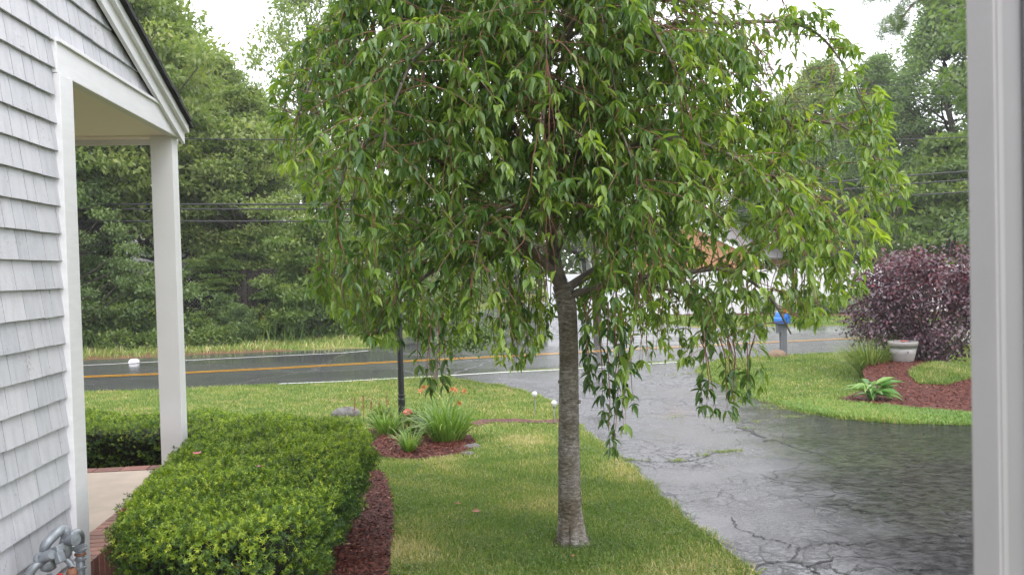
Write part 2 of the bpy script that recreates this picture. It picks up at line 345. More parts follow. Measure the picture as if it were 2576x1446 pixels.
def mk_asphalt(name, drive):
    m, t, b, o = nmat(name)
    n = tex(t, "ShaderNodeTexNoise", .9, detail=8, rough=.65)
    fine = tex(t, "ShaderNodeTexNoise", 130 if drive else 90, detail=4, rough=.8)
    r = ramp(t, fine.outputs[0], [(.35, (.055, .055, .062)), (.65, (.135, .132, .146))] if drive else [(.35, (.055, .055, .058)), (.65, (.12, .118, .125))])
    c = t.nodes.new("ShaderNodeTexCoord")
    # warped cracks
    wn = tex(t, "ShaderNodeTexNoise", 2.3, detail=5); va = t.nodes.new("ShaderNodeMixRGB"); va.blend_type = 'ADD'; va.inputs[0].default_value = .45
    t.links.new(c.outputs['Object'], va.inputs[1]); t.links.new(wn.outputs['Color'], va.inputs[2])
    cracks = None
    for sc_, wd, lo, hi, msc in ((1.1, .008, .46, .56, .5), (4.2, .045, .42, .50, .35)) if drive else ((.25, .006, -1, 0, 1),):
        vo = t.nodes.new("ShaderNodeTexVoronoi"); vo.feature = 'DISTANCE_TO_EDGE'; vo.inputs['Scale'].default_value = sc_; t.links.new(va.outputs[0], vo.inputs['Vector'])
        cr_ = ramp(t, vo.outputs['Distance'], [(0, (1, 1, 1)), (wd, (0, 0, 0))])
        mk = tex(t, "ShaderNodeTexNoise", msc, detail=3); mr = ramp(t, mk.outputs[0], [(max(lo, 0), (0, 0, 0)), (max(hi, .01), (1, 1, 1))])
        mu = t.nodes.new("ShaderNodeMath"); mu.operation = 'MULTIPLY'; t.links.new(cr_.outputs[0], mu.inputs[0]); t.links.new(mr.outputs[0], mu.inputs[1])
        if cracks is None: cracks = mu.outputs[0]
        else:
            mxx = t.nodes.new("ShaderNodeMath"); mxx.operation = 'MAXIMUM'; t.links.new(cracks, mxx.inputs[0]); t.links.new(mu.outputs[0], mxx.inputs[1]); cracks = mxx.outputs[0]
    mx = t.nodes.new("ShaderNodeMix"); mx.data_type = 'RGBA'; t.links.new(cracks, mx.inputs[0]); t.links.new(r.outputs[0], mx.inputs[6]); mx.inputs[7].default_value = (.008, .008, .008, 1)
    t.links.new(mx.outputs[2], b.inputs['Base Color'])
    b.inputs['IOR'].default_value = 1.58; b.inputs['Specular IOR Level'].default_value = .75
    # wetness: patches of standing film
    wet = tex(t, "ShaderNodeTexNoise", .8 if drive else .5, detail=7, rough=.6, stretch=(1, .55, 1) if drive else (.25, 1, 1))
    lo_, hi_ = (.03, .17) if drive else (.05, .20)
    rr = ramp(t, wet.outputs[0], [(.40, (lo_,) * 3), (.50, (hi_,) * 3)])
    ra = t.nodes.new("ShaderNodeMath"); ra.operation = 'ADD'; t.links.new(rr.outputs[0], ra.inputs[0])
    cm = t.nodes.new("ShaderNodeMath"); cm.operation = 'MULTIPLY'; cm.inputs[1].default_value = .35; t.links.new(cracks, cm.inputs[0]); t.links.new(cm.outputs[0], ra.inputs[1])
    t.links.new(ra.outputs[0], b.inputs['Roughness'])
    if drive:
        # worn dark patches and pale washed grit; tree reflection at right painted dark
        w1 = tex(t, "ShaderNodeTexNoise", 26, detail=8, rough=.8, stretch=(1, 1.5, 1)); w2 = tex(t, "ShaderNodeTexNoise", .7, detail=3)
        wm = t.nodes.new("ShaderNodeMath"); wm.operation = 'MULTIPLY'; t.links.new(w1.outputs[0], wm.inputs[0]); t.links.new(w2.outputs[0], wm.inputs[1])
        wr = ramp(t, wm.outputs[0], [(.24, (0,) * 3), (.285, (1,) * 3)]); rm2 = t.nodes.new("ShaderNodeMath"); rm2.operation = 'MULTIPLY_ADD'; rm2.inputs[1].default_value = .14
        t.links.new(wr.outputs[0], rm2.inputs[0]); t.links.new(ra.outputs[0], rm2.inputs[2]); t.links.new(rm2.outputs[0], b.inputs['Roughness'])
        bump(t, b, wr.outputs[0], .35, .006)
        pc2 = t.nodes.new("ShaderNodeMix"); pc2.data_type = 'RGBA'; pc2.blend_type = 'MULTIPLY'; pr2 = ramp(t, w1.outputs[0], [(.36, (.5,) * 3), (.50, (1,) * 3), (.68, (1.8,) * 3)]); pc2.inputs[0].default_value = 1
        t.links.new(mx.outputs[2], pc2.inputs[6]); t.links.new(pr2.outputs[0], pc2.inputs[7]); 
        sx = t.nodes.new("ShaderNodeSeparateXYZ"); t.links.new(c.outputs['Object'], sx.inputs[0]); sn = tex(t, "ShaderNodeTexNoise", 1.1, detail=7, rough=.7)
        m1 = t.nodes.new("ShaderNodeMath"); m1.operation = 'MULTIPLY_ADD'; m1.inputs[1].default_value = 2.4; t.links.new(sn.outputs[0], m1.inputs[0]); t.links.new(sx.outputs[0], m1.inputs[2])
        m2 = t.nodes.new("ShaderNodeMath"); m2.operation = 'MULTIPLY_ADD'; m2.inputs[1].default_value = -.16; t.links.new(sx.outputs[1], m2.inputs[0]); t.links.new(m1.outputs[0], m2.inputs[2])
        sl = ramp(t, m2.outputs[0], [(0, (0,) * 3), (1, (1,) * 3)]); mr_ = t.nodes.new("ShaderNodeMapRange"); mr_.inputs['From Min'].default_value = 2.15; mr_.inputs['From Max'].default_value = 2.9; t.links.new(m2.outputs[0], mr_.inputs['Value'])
        pc3 = t.nodes.new("ShaderNodeMix"); pc3.data_type = 'RGBA'; t.links.new(mr_.outputs[0], pc3.inputs[0]); t.links.new(pc2.outputs[2], pc3.inputs[6]); pc3.inputs[7].default_value = (.010, .009, .011, 1); t.links.new(pc3.outputs[2], b.inputs['Base Color'])  # near-black base on the right imitates the reflected dark trees
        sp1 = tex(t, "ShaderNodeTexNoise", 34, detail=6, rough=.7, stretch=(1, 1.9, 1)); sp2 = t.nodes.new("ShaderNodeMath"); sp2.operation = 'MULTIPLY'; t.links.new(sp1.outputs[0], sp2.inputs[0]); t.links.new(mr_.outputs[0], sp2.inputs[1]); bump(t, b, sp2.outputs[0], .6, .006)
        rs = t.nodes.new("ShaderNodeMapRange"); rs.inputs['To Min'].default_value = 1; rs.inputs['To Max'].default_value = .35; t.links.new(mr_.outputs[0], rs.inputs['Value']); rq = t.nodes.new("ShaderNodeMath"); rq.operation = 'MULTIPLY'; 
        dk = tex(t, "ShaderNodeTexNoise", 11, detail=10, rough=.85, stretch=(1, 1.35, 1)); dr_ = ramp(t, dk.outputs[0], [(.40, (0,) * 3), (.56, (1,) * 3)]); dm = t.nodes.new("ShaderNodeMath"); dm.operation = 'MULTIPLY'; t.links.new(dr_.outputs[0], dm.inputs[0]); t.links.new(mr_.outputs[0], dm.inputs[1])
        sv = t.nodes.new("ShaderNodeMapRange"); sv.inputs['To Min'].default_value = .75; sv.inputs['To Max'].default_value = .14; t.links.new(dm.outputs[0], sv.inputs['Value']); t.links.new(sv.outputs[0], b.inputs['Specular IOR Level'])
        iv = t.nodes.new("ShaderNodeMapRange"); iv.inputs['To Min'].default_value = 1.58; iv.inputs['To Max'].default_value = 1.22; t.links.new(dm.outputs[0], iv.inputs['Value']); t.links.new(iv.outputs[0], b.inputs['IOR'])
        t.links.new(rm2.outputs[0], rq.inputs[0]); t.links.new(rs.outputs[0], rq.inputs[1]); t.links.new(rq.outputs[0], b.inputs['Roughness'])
    grain = t.nodes.new("ShaderNodeMath"); grain.operation = 'MULTIPLY'
    gm = ramp(t, wet.outputs[0], [(.36, (.12,) * 3), (.6, (1,) * 3)]); t.links.new(fine.outputs[0], grain.inputs[0]); t.links.new(gm.outputs[0], grain.inputs[1])
    bump(t, b, grain.outputs[0], .45 if drive else .2, .004)
    mid = tex(t, "ShaderNodeTexNoise", 16 if drive else 7, detail=7, rough=.72); gm2 = ramp(t, wet.outputs[0], [(.40, (.0,) * 3), (.52, (1,) * 3)])
    mg = t.nodes.new("ShaderNodeMath"); mg.operation = 'MULTIPLY'; t.links.new(mid.outputs[0], mg.inputs[0]); t.links.new(gm2.outputs[0], mg.inputs[1]); bump(t, b, mg.outputs[0], .16 if drive else .10, .010)
    fl = tex(t, 'ShaderNodeTexNoise', 45, detail=4, rough=.6, stretch=(1, 1.6, 1)); fg = t.nodes.new('ShaderNodeMath'); fg.operation = 'MULTIPLY'; t.links.new(fl.outputs[0], fg.inputs[0]); t.links.new(gm2.outputs[0], fg.inputs[1]); bump(t, b, fg.outputs[0], .30 if drive else .08, .006)
    bump(t, b, n.outputs[0], .08, .05)
    inv = t.nodes.new("ShaderNodeMath"); inv.operation = 'SUBTRACT'; inv.inputs[0].default_value = 1; t.links.new(cracks, inv.inputs[1]); bump(t, b, inv.outputs[0], .8, .012)
    return m
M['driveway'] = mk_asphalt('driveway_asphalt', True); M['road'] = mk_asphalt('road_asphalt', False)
def mk_water():
    m, t, b, o = nmat('puddle_water')
    b.inputs['Base Color'].default_value = (.03, .03, .032, 1); b.inputs['Roughness'].default_value = .04; b.inputs['Specular IOR Level'].default_value = .7
    n = tex(t, "ShaderNodeTexNoise", 14, detail=3); bump(t, b, n.outputs[0], .12, .006)
    return m
M['puddle'] = mk_water()
def mk_line(name, col):
    m, t, b, o = nmat(name)
    n = tex(t, "ShaderNodeTexNoise", 22, detail=6, rough=.75)
    r = ramp(t, n.outputs[0], [(.30, (.06, .06, .06)), (.42, col)]); t.links.new(r.outputs[0], b.inputs['Base Color'])
    b.inputs['Roughness'].default_value = .25
    return m
M['line_yellow'] = mk_line('line_yellow', (.75, .36, .03)); M['line_white'] = mk_line('line_white', (.78, .78, .78))
def mk_brick():
    m, t, b, o = nmat('brick')
    a = t.nodes.new("ShaderNodeAttribute"); a.attribute_name = 'tone'
    r = ramp(t, a.outputs['Fac'], [(0, (.22, .115, .095)), (1, (.36, .175, .14))])
    n = tex(t, "ShaderNodeTexNoise", 25, detail=6); r2 = ramp(t, n.outputs[0], [(.3, (.75, .75, .78)), (.7, (1.1, 1.1, 1.1))])
    mx = t.nodes.new("ShaderNodeMix"); mx.data_type = 'RGBA'; mx.blend_type = 'MULTIPLY'; mx.inputs[0].default_value = 1
    t.links.new(r.outputs[0], mx.inputs[6]); t.links.new(r2.outputs[0], mx.inputs[7]); t.links.new(mx.outputs[2], b.inputs['Base Color'])
    b.inputs['Roughness'].default_value = .35; bump(t, b, n.outputs[0], .4, .004)
    return m
M['brick'] = mk_brick()
def mk_glass():
    m, t, b, o = nmat('globe_glass'); b.inputs['Base Color'].default_value = (.92, .93, .95, 1); b.inputs['Roughness'].default_value = .25
    b.inputs['Transmission Weight'].default_value = .35; n = tex(t, "ShaderNodeTexVoronoi", 90); bump(t, b, n.outputs[0], .4, .004); return m
M['globe'] = mk_glass()

# ------------------------------------------------------------------ ground sheets
def sheet(name, poly, dz, mat, kind='structure', fine=None, bumpf=None, label=None, cat=None):
    """flat polygon (world xy) cut along the terrain's break lines and laid on it"""
    import bmesh
    bm = bmesh.new(); vs = [bm.verts.new((float(x), float(y), 0)) for x, y in poly]; bm.faces.new(vs)
    ys = [p[1] for p in poly]; xs = [p[0] for p in poly]
    step = fine or .5
    y = math.floor(min(ys) / step) * step
    while y < min(max(ys), 15.5 if not fine else 1e9):
        if y > min(ys): bmesh.ops.bisect_plane(bm, geom=bm.verts[:] + bm.edges[:] + bm.faces[:], plane_co=(0, y, 0), plane_no=(0, 1, 0))
        y += step
    if fine:
        x = math.floor(min(xs) / step) * step
        while x < max(xs):
            if x > min(xs): bmesh.ops.bisect_plane(bm, geom=bm.verts[:] + bm.edges[:] + bm.faces[:], plane_co=(x, 0, 0), plane_no=(1, 0, 0))
            x += step
    bmesh.ops.triangulate(bm, faces=bm.faces[:])
    for v in bm.verts:
        v.co.z = float(gh(v.co.y)) + dz + (bumpf(v.co.x, v.co.y) if bumpf else 0)
    me = bpy.data.meshes.new(name); bm.normal_update(); bm.to_mesh(me); bm.free()
    for p in me.polygons:
        if p.normal.z < 0: p.flip()
    o = new_obj(name, me, mat)
    return tag(o, label, cat, None, kind)
sheet('lawn_ground', [(-150, -30), (150, -30), (150, 190), (-150, 190)], 0, M['lawn'])
# road outline from the picture: near edge, far edge
near = GP([(-500, 1004), (0, 992), (215, 984), (410, 979), (725, 965), (858, 960), (1001, 952), (1114, 946), (1245, 938), (1411, 930), (1599, 918), (1724, 910), (1985, 893), (2124, 886), (2440, 868), (3000, 838)])
far = GP([(3000, 785), (2600, 801), (2152, 819), (1881, 823), (1753, 825), (1690, 829), (1600, 832), (1250, 851), (1000, 868), (926, 876), (858, 877), (750, 882), (480, 893), (410, 898), (212, 906), (0, 914), (-500, 930)])
ROAD = near + far
sheet('road', ROAD, .004, M['road'])
SIDE = GP([(926, 877), (980, 862), (1060, 835), (1150, 803), (1230, 776), (1260, 760), (1465, 757), (1500, 770), (1600, 800), (1650, 812), (1753, 825), (1600, 833), (1250, 852), (1000, 869)])
sheet('side_street', SIDE, .008, M['road'])
DRIVE = GP([(1905, 1446), (1800, 1365), (1700, 1285), (1640, 1228), (1590, 1180), (1540, 1142), (1500, 1110), (1465, 1084), (1440, 1055), (1405, 1022), (1385, 1010), (1340, 990), (1260, 970), (1170, 958), (1114, 946), (1245, 938), (1411, 930), (1599, 918), (1724, 910), (1804, 906), (1760, 920), (1748, 935), (1770, 950), (1850, 987), (1910, 1008), (1950, 1017), (2000, 1036), (2060, 1046), (2120, 1056), (2250, 1066), (2443, 1070), (2900, 1090)]) + [(9, 3.2), (9, 1.0), (2.0, 1.0), (1.9, 2.6)]
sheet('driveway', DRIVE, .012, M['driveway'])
def stripe(name, pts, width, dz, mat, off=0.0):
    c = [G(*p)[:2] for p in pts]; n = len(c); L, Rr = [], []
    for i in range(n):
        tvec = c[min(i + 1, n - 1)] - c[max(i - 1, 0)]; tvec = tvec / np.linalg.norm(tvec); nn = np.array([-tvec[1], tvec[0]])
        L.append(c[i] + nn * (off + width / 2)); Rr.append(c[i] + nn * (off - width / 2))
    mb = MB()
    for i in range(n - 1):
        q = [L[i], L[i + 1], Rr[i + 1], Rr[i]]
        mb.add([(p[0], p[1], gh(p[1]) + dz) for p in q], [(0, 3, 2, 1)])
    return tag(mb.build(name, mat), kind='structure')
def dense(pts, n=6):
    o = []
    for a, b in zip(pts[:-1], pts[1:]):
        for k in range(n): o.append((a[0] + (b[0] - a[0]) * k / n, a[1] + (b[1] - a[1]) * k / n))
    return o + [pts[-1]]
YL = dense([(-500, 972), (100, 953), (215, 948.5), (410, 941), (700, 927), (859, 918), (1066, 907), (1290, 896), (1414, 889), (1650, 876), (1926, 862), (2154, 851), (2440, 837), (3000, 808)])
stripe('centre_line', YL, .085, .014, M['line_yellow'], .10); stripe('centre_line', YL, .085, .014, M['line_yellow'], -.10)
stripe('edge_line', dense([(-500, 940), (0, 927), (212, 920), (410, 910), (477, 907), (700, 896), (858, 889), (926, 883)]), .10, .015, M['line_white'])
stripe('edge_line', dense([(700, 967), (859, 961), (1001, 953), (1114, 947), (1245, 939), (1411, 931), (1599, 919), (1724, 911)]), .11, .018, M['line_white'])
# puddles
def blob(cx, cy, rx, ry, n=40, j=.10, rot=0):
    a = np.linspace(0, 2 * math.pi, n, endpoint=False); ph = rng.random(3) * 6
    k = 1 + j * (np.sin(3 * a + ph[0]) + .6 * np.sin(5 * a + ph[1]) + .4 * np.sin(7 * a + ph[2]))
    x = np.cos(a) * rx * k; y = np.sin(a) * ry * k
    return [(cx + u * math.cos(rot) - v * math.sin(rot), cy + u * math.sin(rot) + v * math.cos(rot)) for u, v in zip(x, y)]
def crack(pts, wd, seed):
    g = np.random.default_rng(seed); c = np.array(GP(dense(pts, 7))); c = c + g.normal(0, .012, c.shape); mb = MB()
    for i in range(len(c) - 1):
        t_ = c[i + 1] - c[i]; l_ = np.linalg.norm(t_) + 1e-6; nn = np.array([-t_[1], t_[0]]) / l_; w0 = wd * g.uniform(.3, 1.2); w1 = wd * g.uniform(.3, 1.2); e_ = t_ / l_ * .004
        q = [c[i] - e_ + nn * w0, c[i + 1] + e_ + nn * w1, c[i + 1] + e_ - nn * w1, c[i] - e_ - nn * w0]
        z_ = .0155 + .0006 * (i % 3); mb.add([(p[0], p[1], gh(p[1]) + z_) for p in q], [(0, 3, 2, 1)])
    tag(mb.build('asphalt_crack', M['crack'], None), kind='structure')
for k_, (pts_, wd_) in enumerate((([(1570, 1156), (1610, 1162), (1660, 1166), (1690, 1164), (1735, 1163), (1760, 1156), (1800, 1143), (1860, 1134)], .008), ([(1855, 1076), (1885, 1085), (1905, 1096), (1925, 1104)], .028), ([(1925, 1112), (1950, 1108), (1975, 1118), (2010, 1132), (2050, 1140), (2100, 1155)], .016),
      ([(1880, 1446), (1935, 1420), (1990, 1416), (2040, 1428), (2100, 1405)], .008), ([(1990, 1416), (2010, 1385), (1960, 1365), (1900, 1352)], .006), ([(2040, 1428), (2065, 1460), (2090, 1500)], .007), ([(1900, 1352), (1850, 1330), (1840, 1305)], .005), ([(2010, 1385), (2080, 1370), (2140, 1376), (2200, 1366)], .005), ([(1600, 1040), (1680, 1045), (1760, 1048)], .008), ([(1560, 1010), (1640, 1004), (1700, 1012)], .006))): crack(pts_, wd_, 300 + k_)
# mulch beds
BED_H = GP([(905, 1186), (935, 1180), (962, 1190), (978, 1225), (988, 1270), (992, 1310), (985, 1370), (980, 1446)]) + [(-.45, 3.1), (-.5, 2.4), (-2.0, 2.4), (-2.2, 3.8), (-2.5, 6.3), (-1.3, 6.9)]
sheet('mulch_bed', BED_H, .010, M['mulch'])
BED_L = GP([(930, 1135), (955, 1152), (1000, 1157), (1060, 1157), (1120, 1150), (1165, 1142), (1192, 1130), (1196, 1112), (1180, 1095), (1140, 1078), (1060, 1070), (980, 1070), (930, 1085), (915, 1110)])
sheet('mulch_bed', BED_L, .010, M['mulch'])
TRENCH = GP([(1180, 1065), (1210, 1056), (1300, 1054), (1350, 1059), (1405, 1055), (1420, 1061), (1400, 1066), (1300, 1063), (1230, 1064), (1200, 1072)])
sheet('mulch_edging', TRENCH, .010, M['mulch'])
potc = G(2272, 915)[:2]
potc = np.array([P(2272, 900, 14.2)[0], 14.2])
def mound(x, y):
    r2 = ((x - potc[0]) / 1.3) ** 2 + ((y - potc[1]) / 1.5) ** 2
    return .34 * math.exp(-r2)
BED_P = GP([(2106, 1006), (2130, 1018), (2190, 1020), (2260, 1028), (2340, 1036), (2443, 1046), (2700, 1070), (2900, 1040), (2700, 985), (2560, 962), (2440, 952), (2400, 942), (2360, 930), (2290, 922), (2215, 928), (2170, 965), (2185, 985), (2140, 998)])
sheet('mulch_mound', BED_P, .010, M['mulch'], fine=.12, bumpf=lambda x, y: mound(x, y))
ISL = GP([(2285, 975), (2310, 986), (2380, 988), (2460, 975), (2560, 965), (2460, 952), (2370, 957)])
sheet('lawn_patch', ISL, .016, M['lawn'], fine=.12, bumpf=lambda x, y: mound(x, y))
CAR_BED = GP([(1500, 792), (2152, 797), (2440, 800), (2600, 795), (2440, 784), (1500, 782)])
sheet('fence_bed', CAR_BED, .010, M['mulch'])
# leaf-littered verge on the far side of the road
VERGE = GP([(-500, 931), (0, 915), (212, 906.5), (410, 898.5), (480, 893.5), (750, 883), (700, 876), (480, 884), (300, 890), (212, 894), (0, 900), (-500, 915)])
sheet('dirt_verge', VERGE, .006, basic('verge_dirt', (.19, .085, .045), (.11, .075, .03), 6, .7, .6, .02))

# ------------------------------------------------------------------ grass
def grass(name, n, region, excl, hmin, hmax, wd, hfun=None, px_region=False, tonefun=None, lean=.5, seed=1, label=None, mat='grass'):
    g = np.random.default_rng(seed)
    poly = region; xs = [p[0] for p in poly]; ys = [p[1] for p in poly]
    x = g.uniform(min(xs), max(xs), n * 2); y = g.uniform(min(ys), max(ys), n * 2)
    ok = inpoly(x, y, poly)
    for e in excl: ok &= ~inpoly(x, y, e)
    x, y = x[ok][:n], y[ok][:n]; n = len(x)
    z = gh(y) + (np.array([hfun(u_, v_) for u_, v_ in zip(x, y)]) if hfun else 0); pos = np.stack([x, y, z], 1)
    a = g.uniform(0, 2 * math.pi, n); ln = g.uniform(.15, lean + .45, n)
    patch = np.sin(x * 2.1 + np.sin(y * 1.7) * 1.5) * .5 + np.sin(y * 2.9 + x * .9) * .5
    H = g.uniform(hmin, hmax, n) * (1 + .25 * patch)
    W = wd * g.uniform(.7, 1.3, n)
    dx, dy = np.cos(a), np.sin(a); wx, wy = -dy, dx
    b = g.uniform(0, 2 * math.pi, n); wx, wy = np.cos(b), np.sin(b)
    V = np.zeros((n, 5, 3))
    V[:, 0] = pos - np.stack([wx * W, wy * W, 0 * W], 1) / 2; V[:, 1] = pos + np.stack([wx * W, wy * W, 0 * W], 1) / 2
    m_ = pos + np.stack([dx * H * ln * .4, dy * H * ln * .4, H * .6], 1)
    V[:, 2] = m_ + np.stack([wx * W, wy * W, 0 * W], 1) * .4; V[:, 3] = m_ - np.stack([wx * W, wy * W, 0 * W], 1) * .4
    V[:, 4] = pos + np.stack([dx * H * ln * 1.2, dy * H * ln * 1.2, H * (1 - .3 * ln)], 1)
    base = (np.arange(n) * 5)[:, None]
    Fs = [np.array([[0, 1, 2, 3]]) + base, np.array([[3, 2, 4]]) + base]
    t0 = np.clip(.42 + .10 * patch + .16 * np.sin(x * 5.1 + 2 * np.sin(y * 3.7)) * np.sin(y * 4.3 + x * 2.2) + g.normal(0, .22, n), 0, 1)
    if tonefun is not None: t0 = np.clip(tonefun(x, y, t0, g), 0, 1)
    o = new_obj(name, np_mesh(name, V.reshape(-1, 3), Fs, np.concatenate([t0, t0])), M[mat])
    return tag(o, label or 'short mown lawn grass', 'grass', None, 'stuff')
WALL_L = [(-2.5, 2), (-1.9, 2), (-2.55, 6.6), (-9, 7.2), (-9, 2)]
ex = [DRIVE, BED_H, BED_L, TRENCH, WALL_L]
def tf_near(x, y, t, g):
    # tree shade painted as darker green round the trunk foot; straw patches scattered
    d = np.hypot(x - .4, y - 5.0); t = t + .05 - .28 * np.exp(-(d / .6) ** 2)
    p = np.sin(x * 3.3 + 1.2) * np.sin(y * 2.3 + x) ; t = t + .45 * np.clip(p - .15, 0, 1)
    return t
NEAR = [(-1.3, 3.3), (2.2, 3.3), (2.2, 6.2), (-1.3, 7.2)]
grass('grass', 100000, NEAR, ex, .014, .042, .0042, tonefun=tf_near, seed=2, label='close lawn grass around the weeping tree')
MIDL = [(-2.2, 6.2), (3.0, 6.2), (3.0, 9.5), (-6, 9.5), (-6, 7.4), (-2.4, 7.2)]
grass('grass', 60000, MIDL, ex + [NEAR], .03, .055, .006, tonefun=tf_near, seed=3, label='lawn grass between the flower bed and the driveway')
FARL = [(-9, 9.5), (5, 9.5), (5, 17), (-12, 16)]
grass('grass', 60000, FARL, ex + [ROAD], .03, .06, .011, seed=4, label='lawn grass strip along the near road edge')
RIGHT = [(2.5, 9.5), (16, 9.5), (16, 22), (3.5, 20)]
def tf_right(x, y, t, g):
    # bright lush strip along the driveway edge
    return t + .0 * x
grass('grass', 75000, RIGHT, [DRIVE, ROAD, BED_P], .04, .075, .012, seed=5, label='lawn grass right of the driveway')
LUSH = GP([(1960, 1018), (2000, 1034), (2060, 1046), (2120, 1056), (2250, 1067), (2443, 1072), (2700, 1085), (2700, 1062), (2443, 1042), (2250, 1024), (2120, 1014), (2040, 1008)])
grass('grass', 22000, LUSH, [], .03, .095, .010, seed=6, tonefun=lambda x, y, t, g: t * .0 + g.normal(.50, .24, len(t)) + .18 * np.sin(x * 3.1), lean=.8, label='lush bright grass fringe along the driveway', mat='lily_leaf')
grass('grass', 9000, ISL, [], .05, .11, .010, mound, seed=7, label='thin grass patch inside the red mulch bed')
ACROSS = GP([(1430, 812), (1753, 820), (2152, 818), (2440, 806), (2700, 795), (2700, 770), (1430, 770)])
grass('grass', 24000, ACROSS, [CAR_BED, SIDE, ROAD], .06, .11, .03, seed=8, label='green lawn across the road before the white fence', tonefun=lambda x, y, t, g: t * .75)
BANK = GP([(-500, 930), (0, 914), (212, 905), (410, 897), (480, 892), (750, 881), (858, 876), (926, 875), (985, 858), (1060, 832), (1150, 800), (1230, 774), (1150, 770), (1000, 800), (850, 845), (480, 866), (212, 880), (0, 890), (-500, 900)])
grass('grass', 26000, BANK, [SIDE], .08, .22, .022, seed=9, label='roadside grass below the woods', lean=.7, tonefun=lambda x, y, t, g: t + .15)
WEEDB = GP([(-500, 905), (212, 882), (480, 868), (750, 862), (850, 850), (950, 835), (1060, 808), (1180, 772), (1180, 755), (900, 760), (480, 790), (212, 800), (-500, 810)])
def tall(x, y, t, g): return t - .25 + .35 * (g.random(len(t)) < .25)
grass('tall_weeds', 30000, WEEDB, [], .35, 1.0, .03, seed=10, label='tall weeds and grasses along the wood edge', lean=.6, tonefun=tall)
# weeds growing in driveway cracks and mossy specks
crk = [(1545, 1160), (1600, 1158), (1660, 1163), (1720, 1160), (1770, 1152), (1800, 1140), (1850, 1136)]
wp = []
for (a, b, c_, s_) in ((1620, 1161, 10, 14), (1705, 1162, 26, 12), (1772, 1148, 18, 9), (1812, 1139, 50, 20), (1850, 1136, 16, 10), (1990, 1050, 40, 18), (1960, 1030, 40, 22), (1925, 1022, 30, 16), (1880, 1080, 14, 10), (1790, 1050, 18, 12), (1830, 1042, 16, 14), (1700, 1050, 14, 12), (1905, 1063, 18, 10), (1580, 1160, 30, 8), (1730, 940, 40, 20), (1690, 945, 20, 20)):
    for k in range(c_): wp.append(G(a + random.gauss(0, s_), b + random.gauss(0, 1.6))[:2])
wp = np.array(wp); n = len(wp); pos = np.column_stack([wp, gh(wp[:, 1]) + .012])
pos = np.repeat(pos, 4, 0); n = len(pos); dirs = rng.normal(0, .8, (n, 3)); dirs[:, 2] = .7
tag(card_obj('crack_weeds', M['stripe_leaf'], None, pos, dirs, rng.normal(0, 1, (n, 3)), rng.uniform(.015, .04, n), .005, DIA_T, DIA_F, rng.uniform(.3, .95, n)), 'small weeds growing in the driveway cracks', 'weeds', None, 'stuff')

gq = np.random.default_rng(201); ep = []
DE = DRIVE[:19] + DRIVE[24:37]
for a_, b_ in zip(DRIVE[:18], DRIVE[1:19]): ep += [tuple(np.array(a_) + (np.array(b_) - np.array(a_)) * gq.random() + gq.normal(0, .022, 2)) for _ in range(int(520 * np.hypot(*(np.array(b_) - np.array(a_)))))]
for a_, b_ in zip(DRIVE[24:36], DRIVE[25:37]): ep += [tuple(np.array(a_) + (np.array(b_) - np.array(a_)) * gq.random() + gq.normal(0, .035, 2)) for _ in range(int(420 * np.hypot(*(np.array(b_) - np.array(a_)))))]
ep = np.array(ep); en = len(ep); epos = np.column_stack([ep, gh(ep[:, 1])]); ed_ = gq.normal(0, .8, (en, 3)); ed_[:, 2] = .75
tag(card_obj('edge_grass', M['grass'], None, epos, ed_, gq.normal(0, 1, (en, 3)), gq.uniform(.02, .065, en) * (1 + .4 * np.sin(ep[:, 1] * 9)), .006, DIA_T, DIA_F, np.clip(gq.normal(.55, .25, en), 0, 1)), 'ragged grass edge spilling over the driveway sides', 'grass', None, 'stuff')
def clover(region, excl, npatch, per, name, label, seed, L=.012):
    g = np.random.default_rng(seed); xs = [p[0] for p in region]; ys = [p[1] for p in region]
    cx = g.uniform(min(xs), max(xs), npatch); cy = g.uniform(min(ys), max(ys), npatch); sz = g.uniform(.03, .16, npatch)
    x = np.repeat(cx, per) + g.normal(0, 1, npatch * per) * np.repeat(sz, per) * 1.4; y = np.repeat(cy, per) + g.normal(0, 1, npatch * per) * np.repeat(sz, per)
    ok = inpoly(x, y, region)
    for e in excl: ok &= ~inpoly(x, y, e)
    tone = np.repeat(g.uniform(.05, .75, npatch), per)[ok]; x, y = x[ok], y[ok]; n = len(x); pos = np.stack([x, y, gh(y) + g.uniform(.012, .045, n)], 1)
    d = g.normal(0, 1, (n, 3)); d[:, 2] *= .4; nn = g.normal(0, .4, (n, 3)); nn[:, 2] = 1
    V, Fs, tn = cards(pos, d, nn, L * g.uniform(.7, 1.5, n), L * g.uniform(.5, 1.0, n), RND_T, RND_F, np.clip(tone + g.normal(0, .1, n), 0, 1))
    return tag(new_obj(name, np_mesh(name, V, Fs, tn), M['bright_leaf']), label, 'lawn weeds', None, 'stuff')
clover(NEAR, ex, 260, 60, 'clover', 'low clover and broad leaved weeds in the near lawn', 202)
clover(RIGHT, [DRIVE, ROAD, BED_P], 220, 40, 'clover', 'low weeds and clover in the right hand lawn', 204, .03)
clover(MIDL, ex + [NEAR], 160, 50, 'clover', 'low clover and broad leaved weeds in the middle lawn', 203, .018)
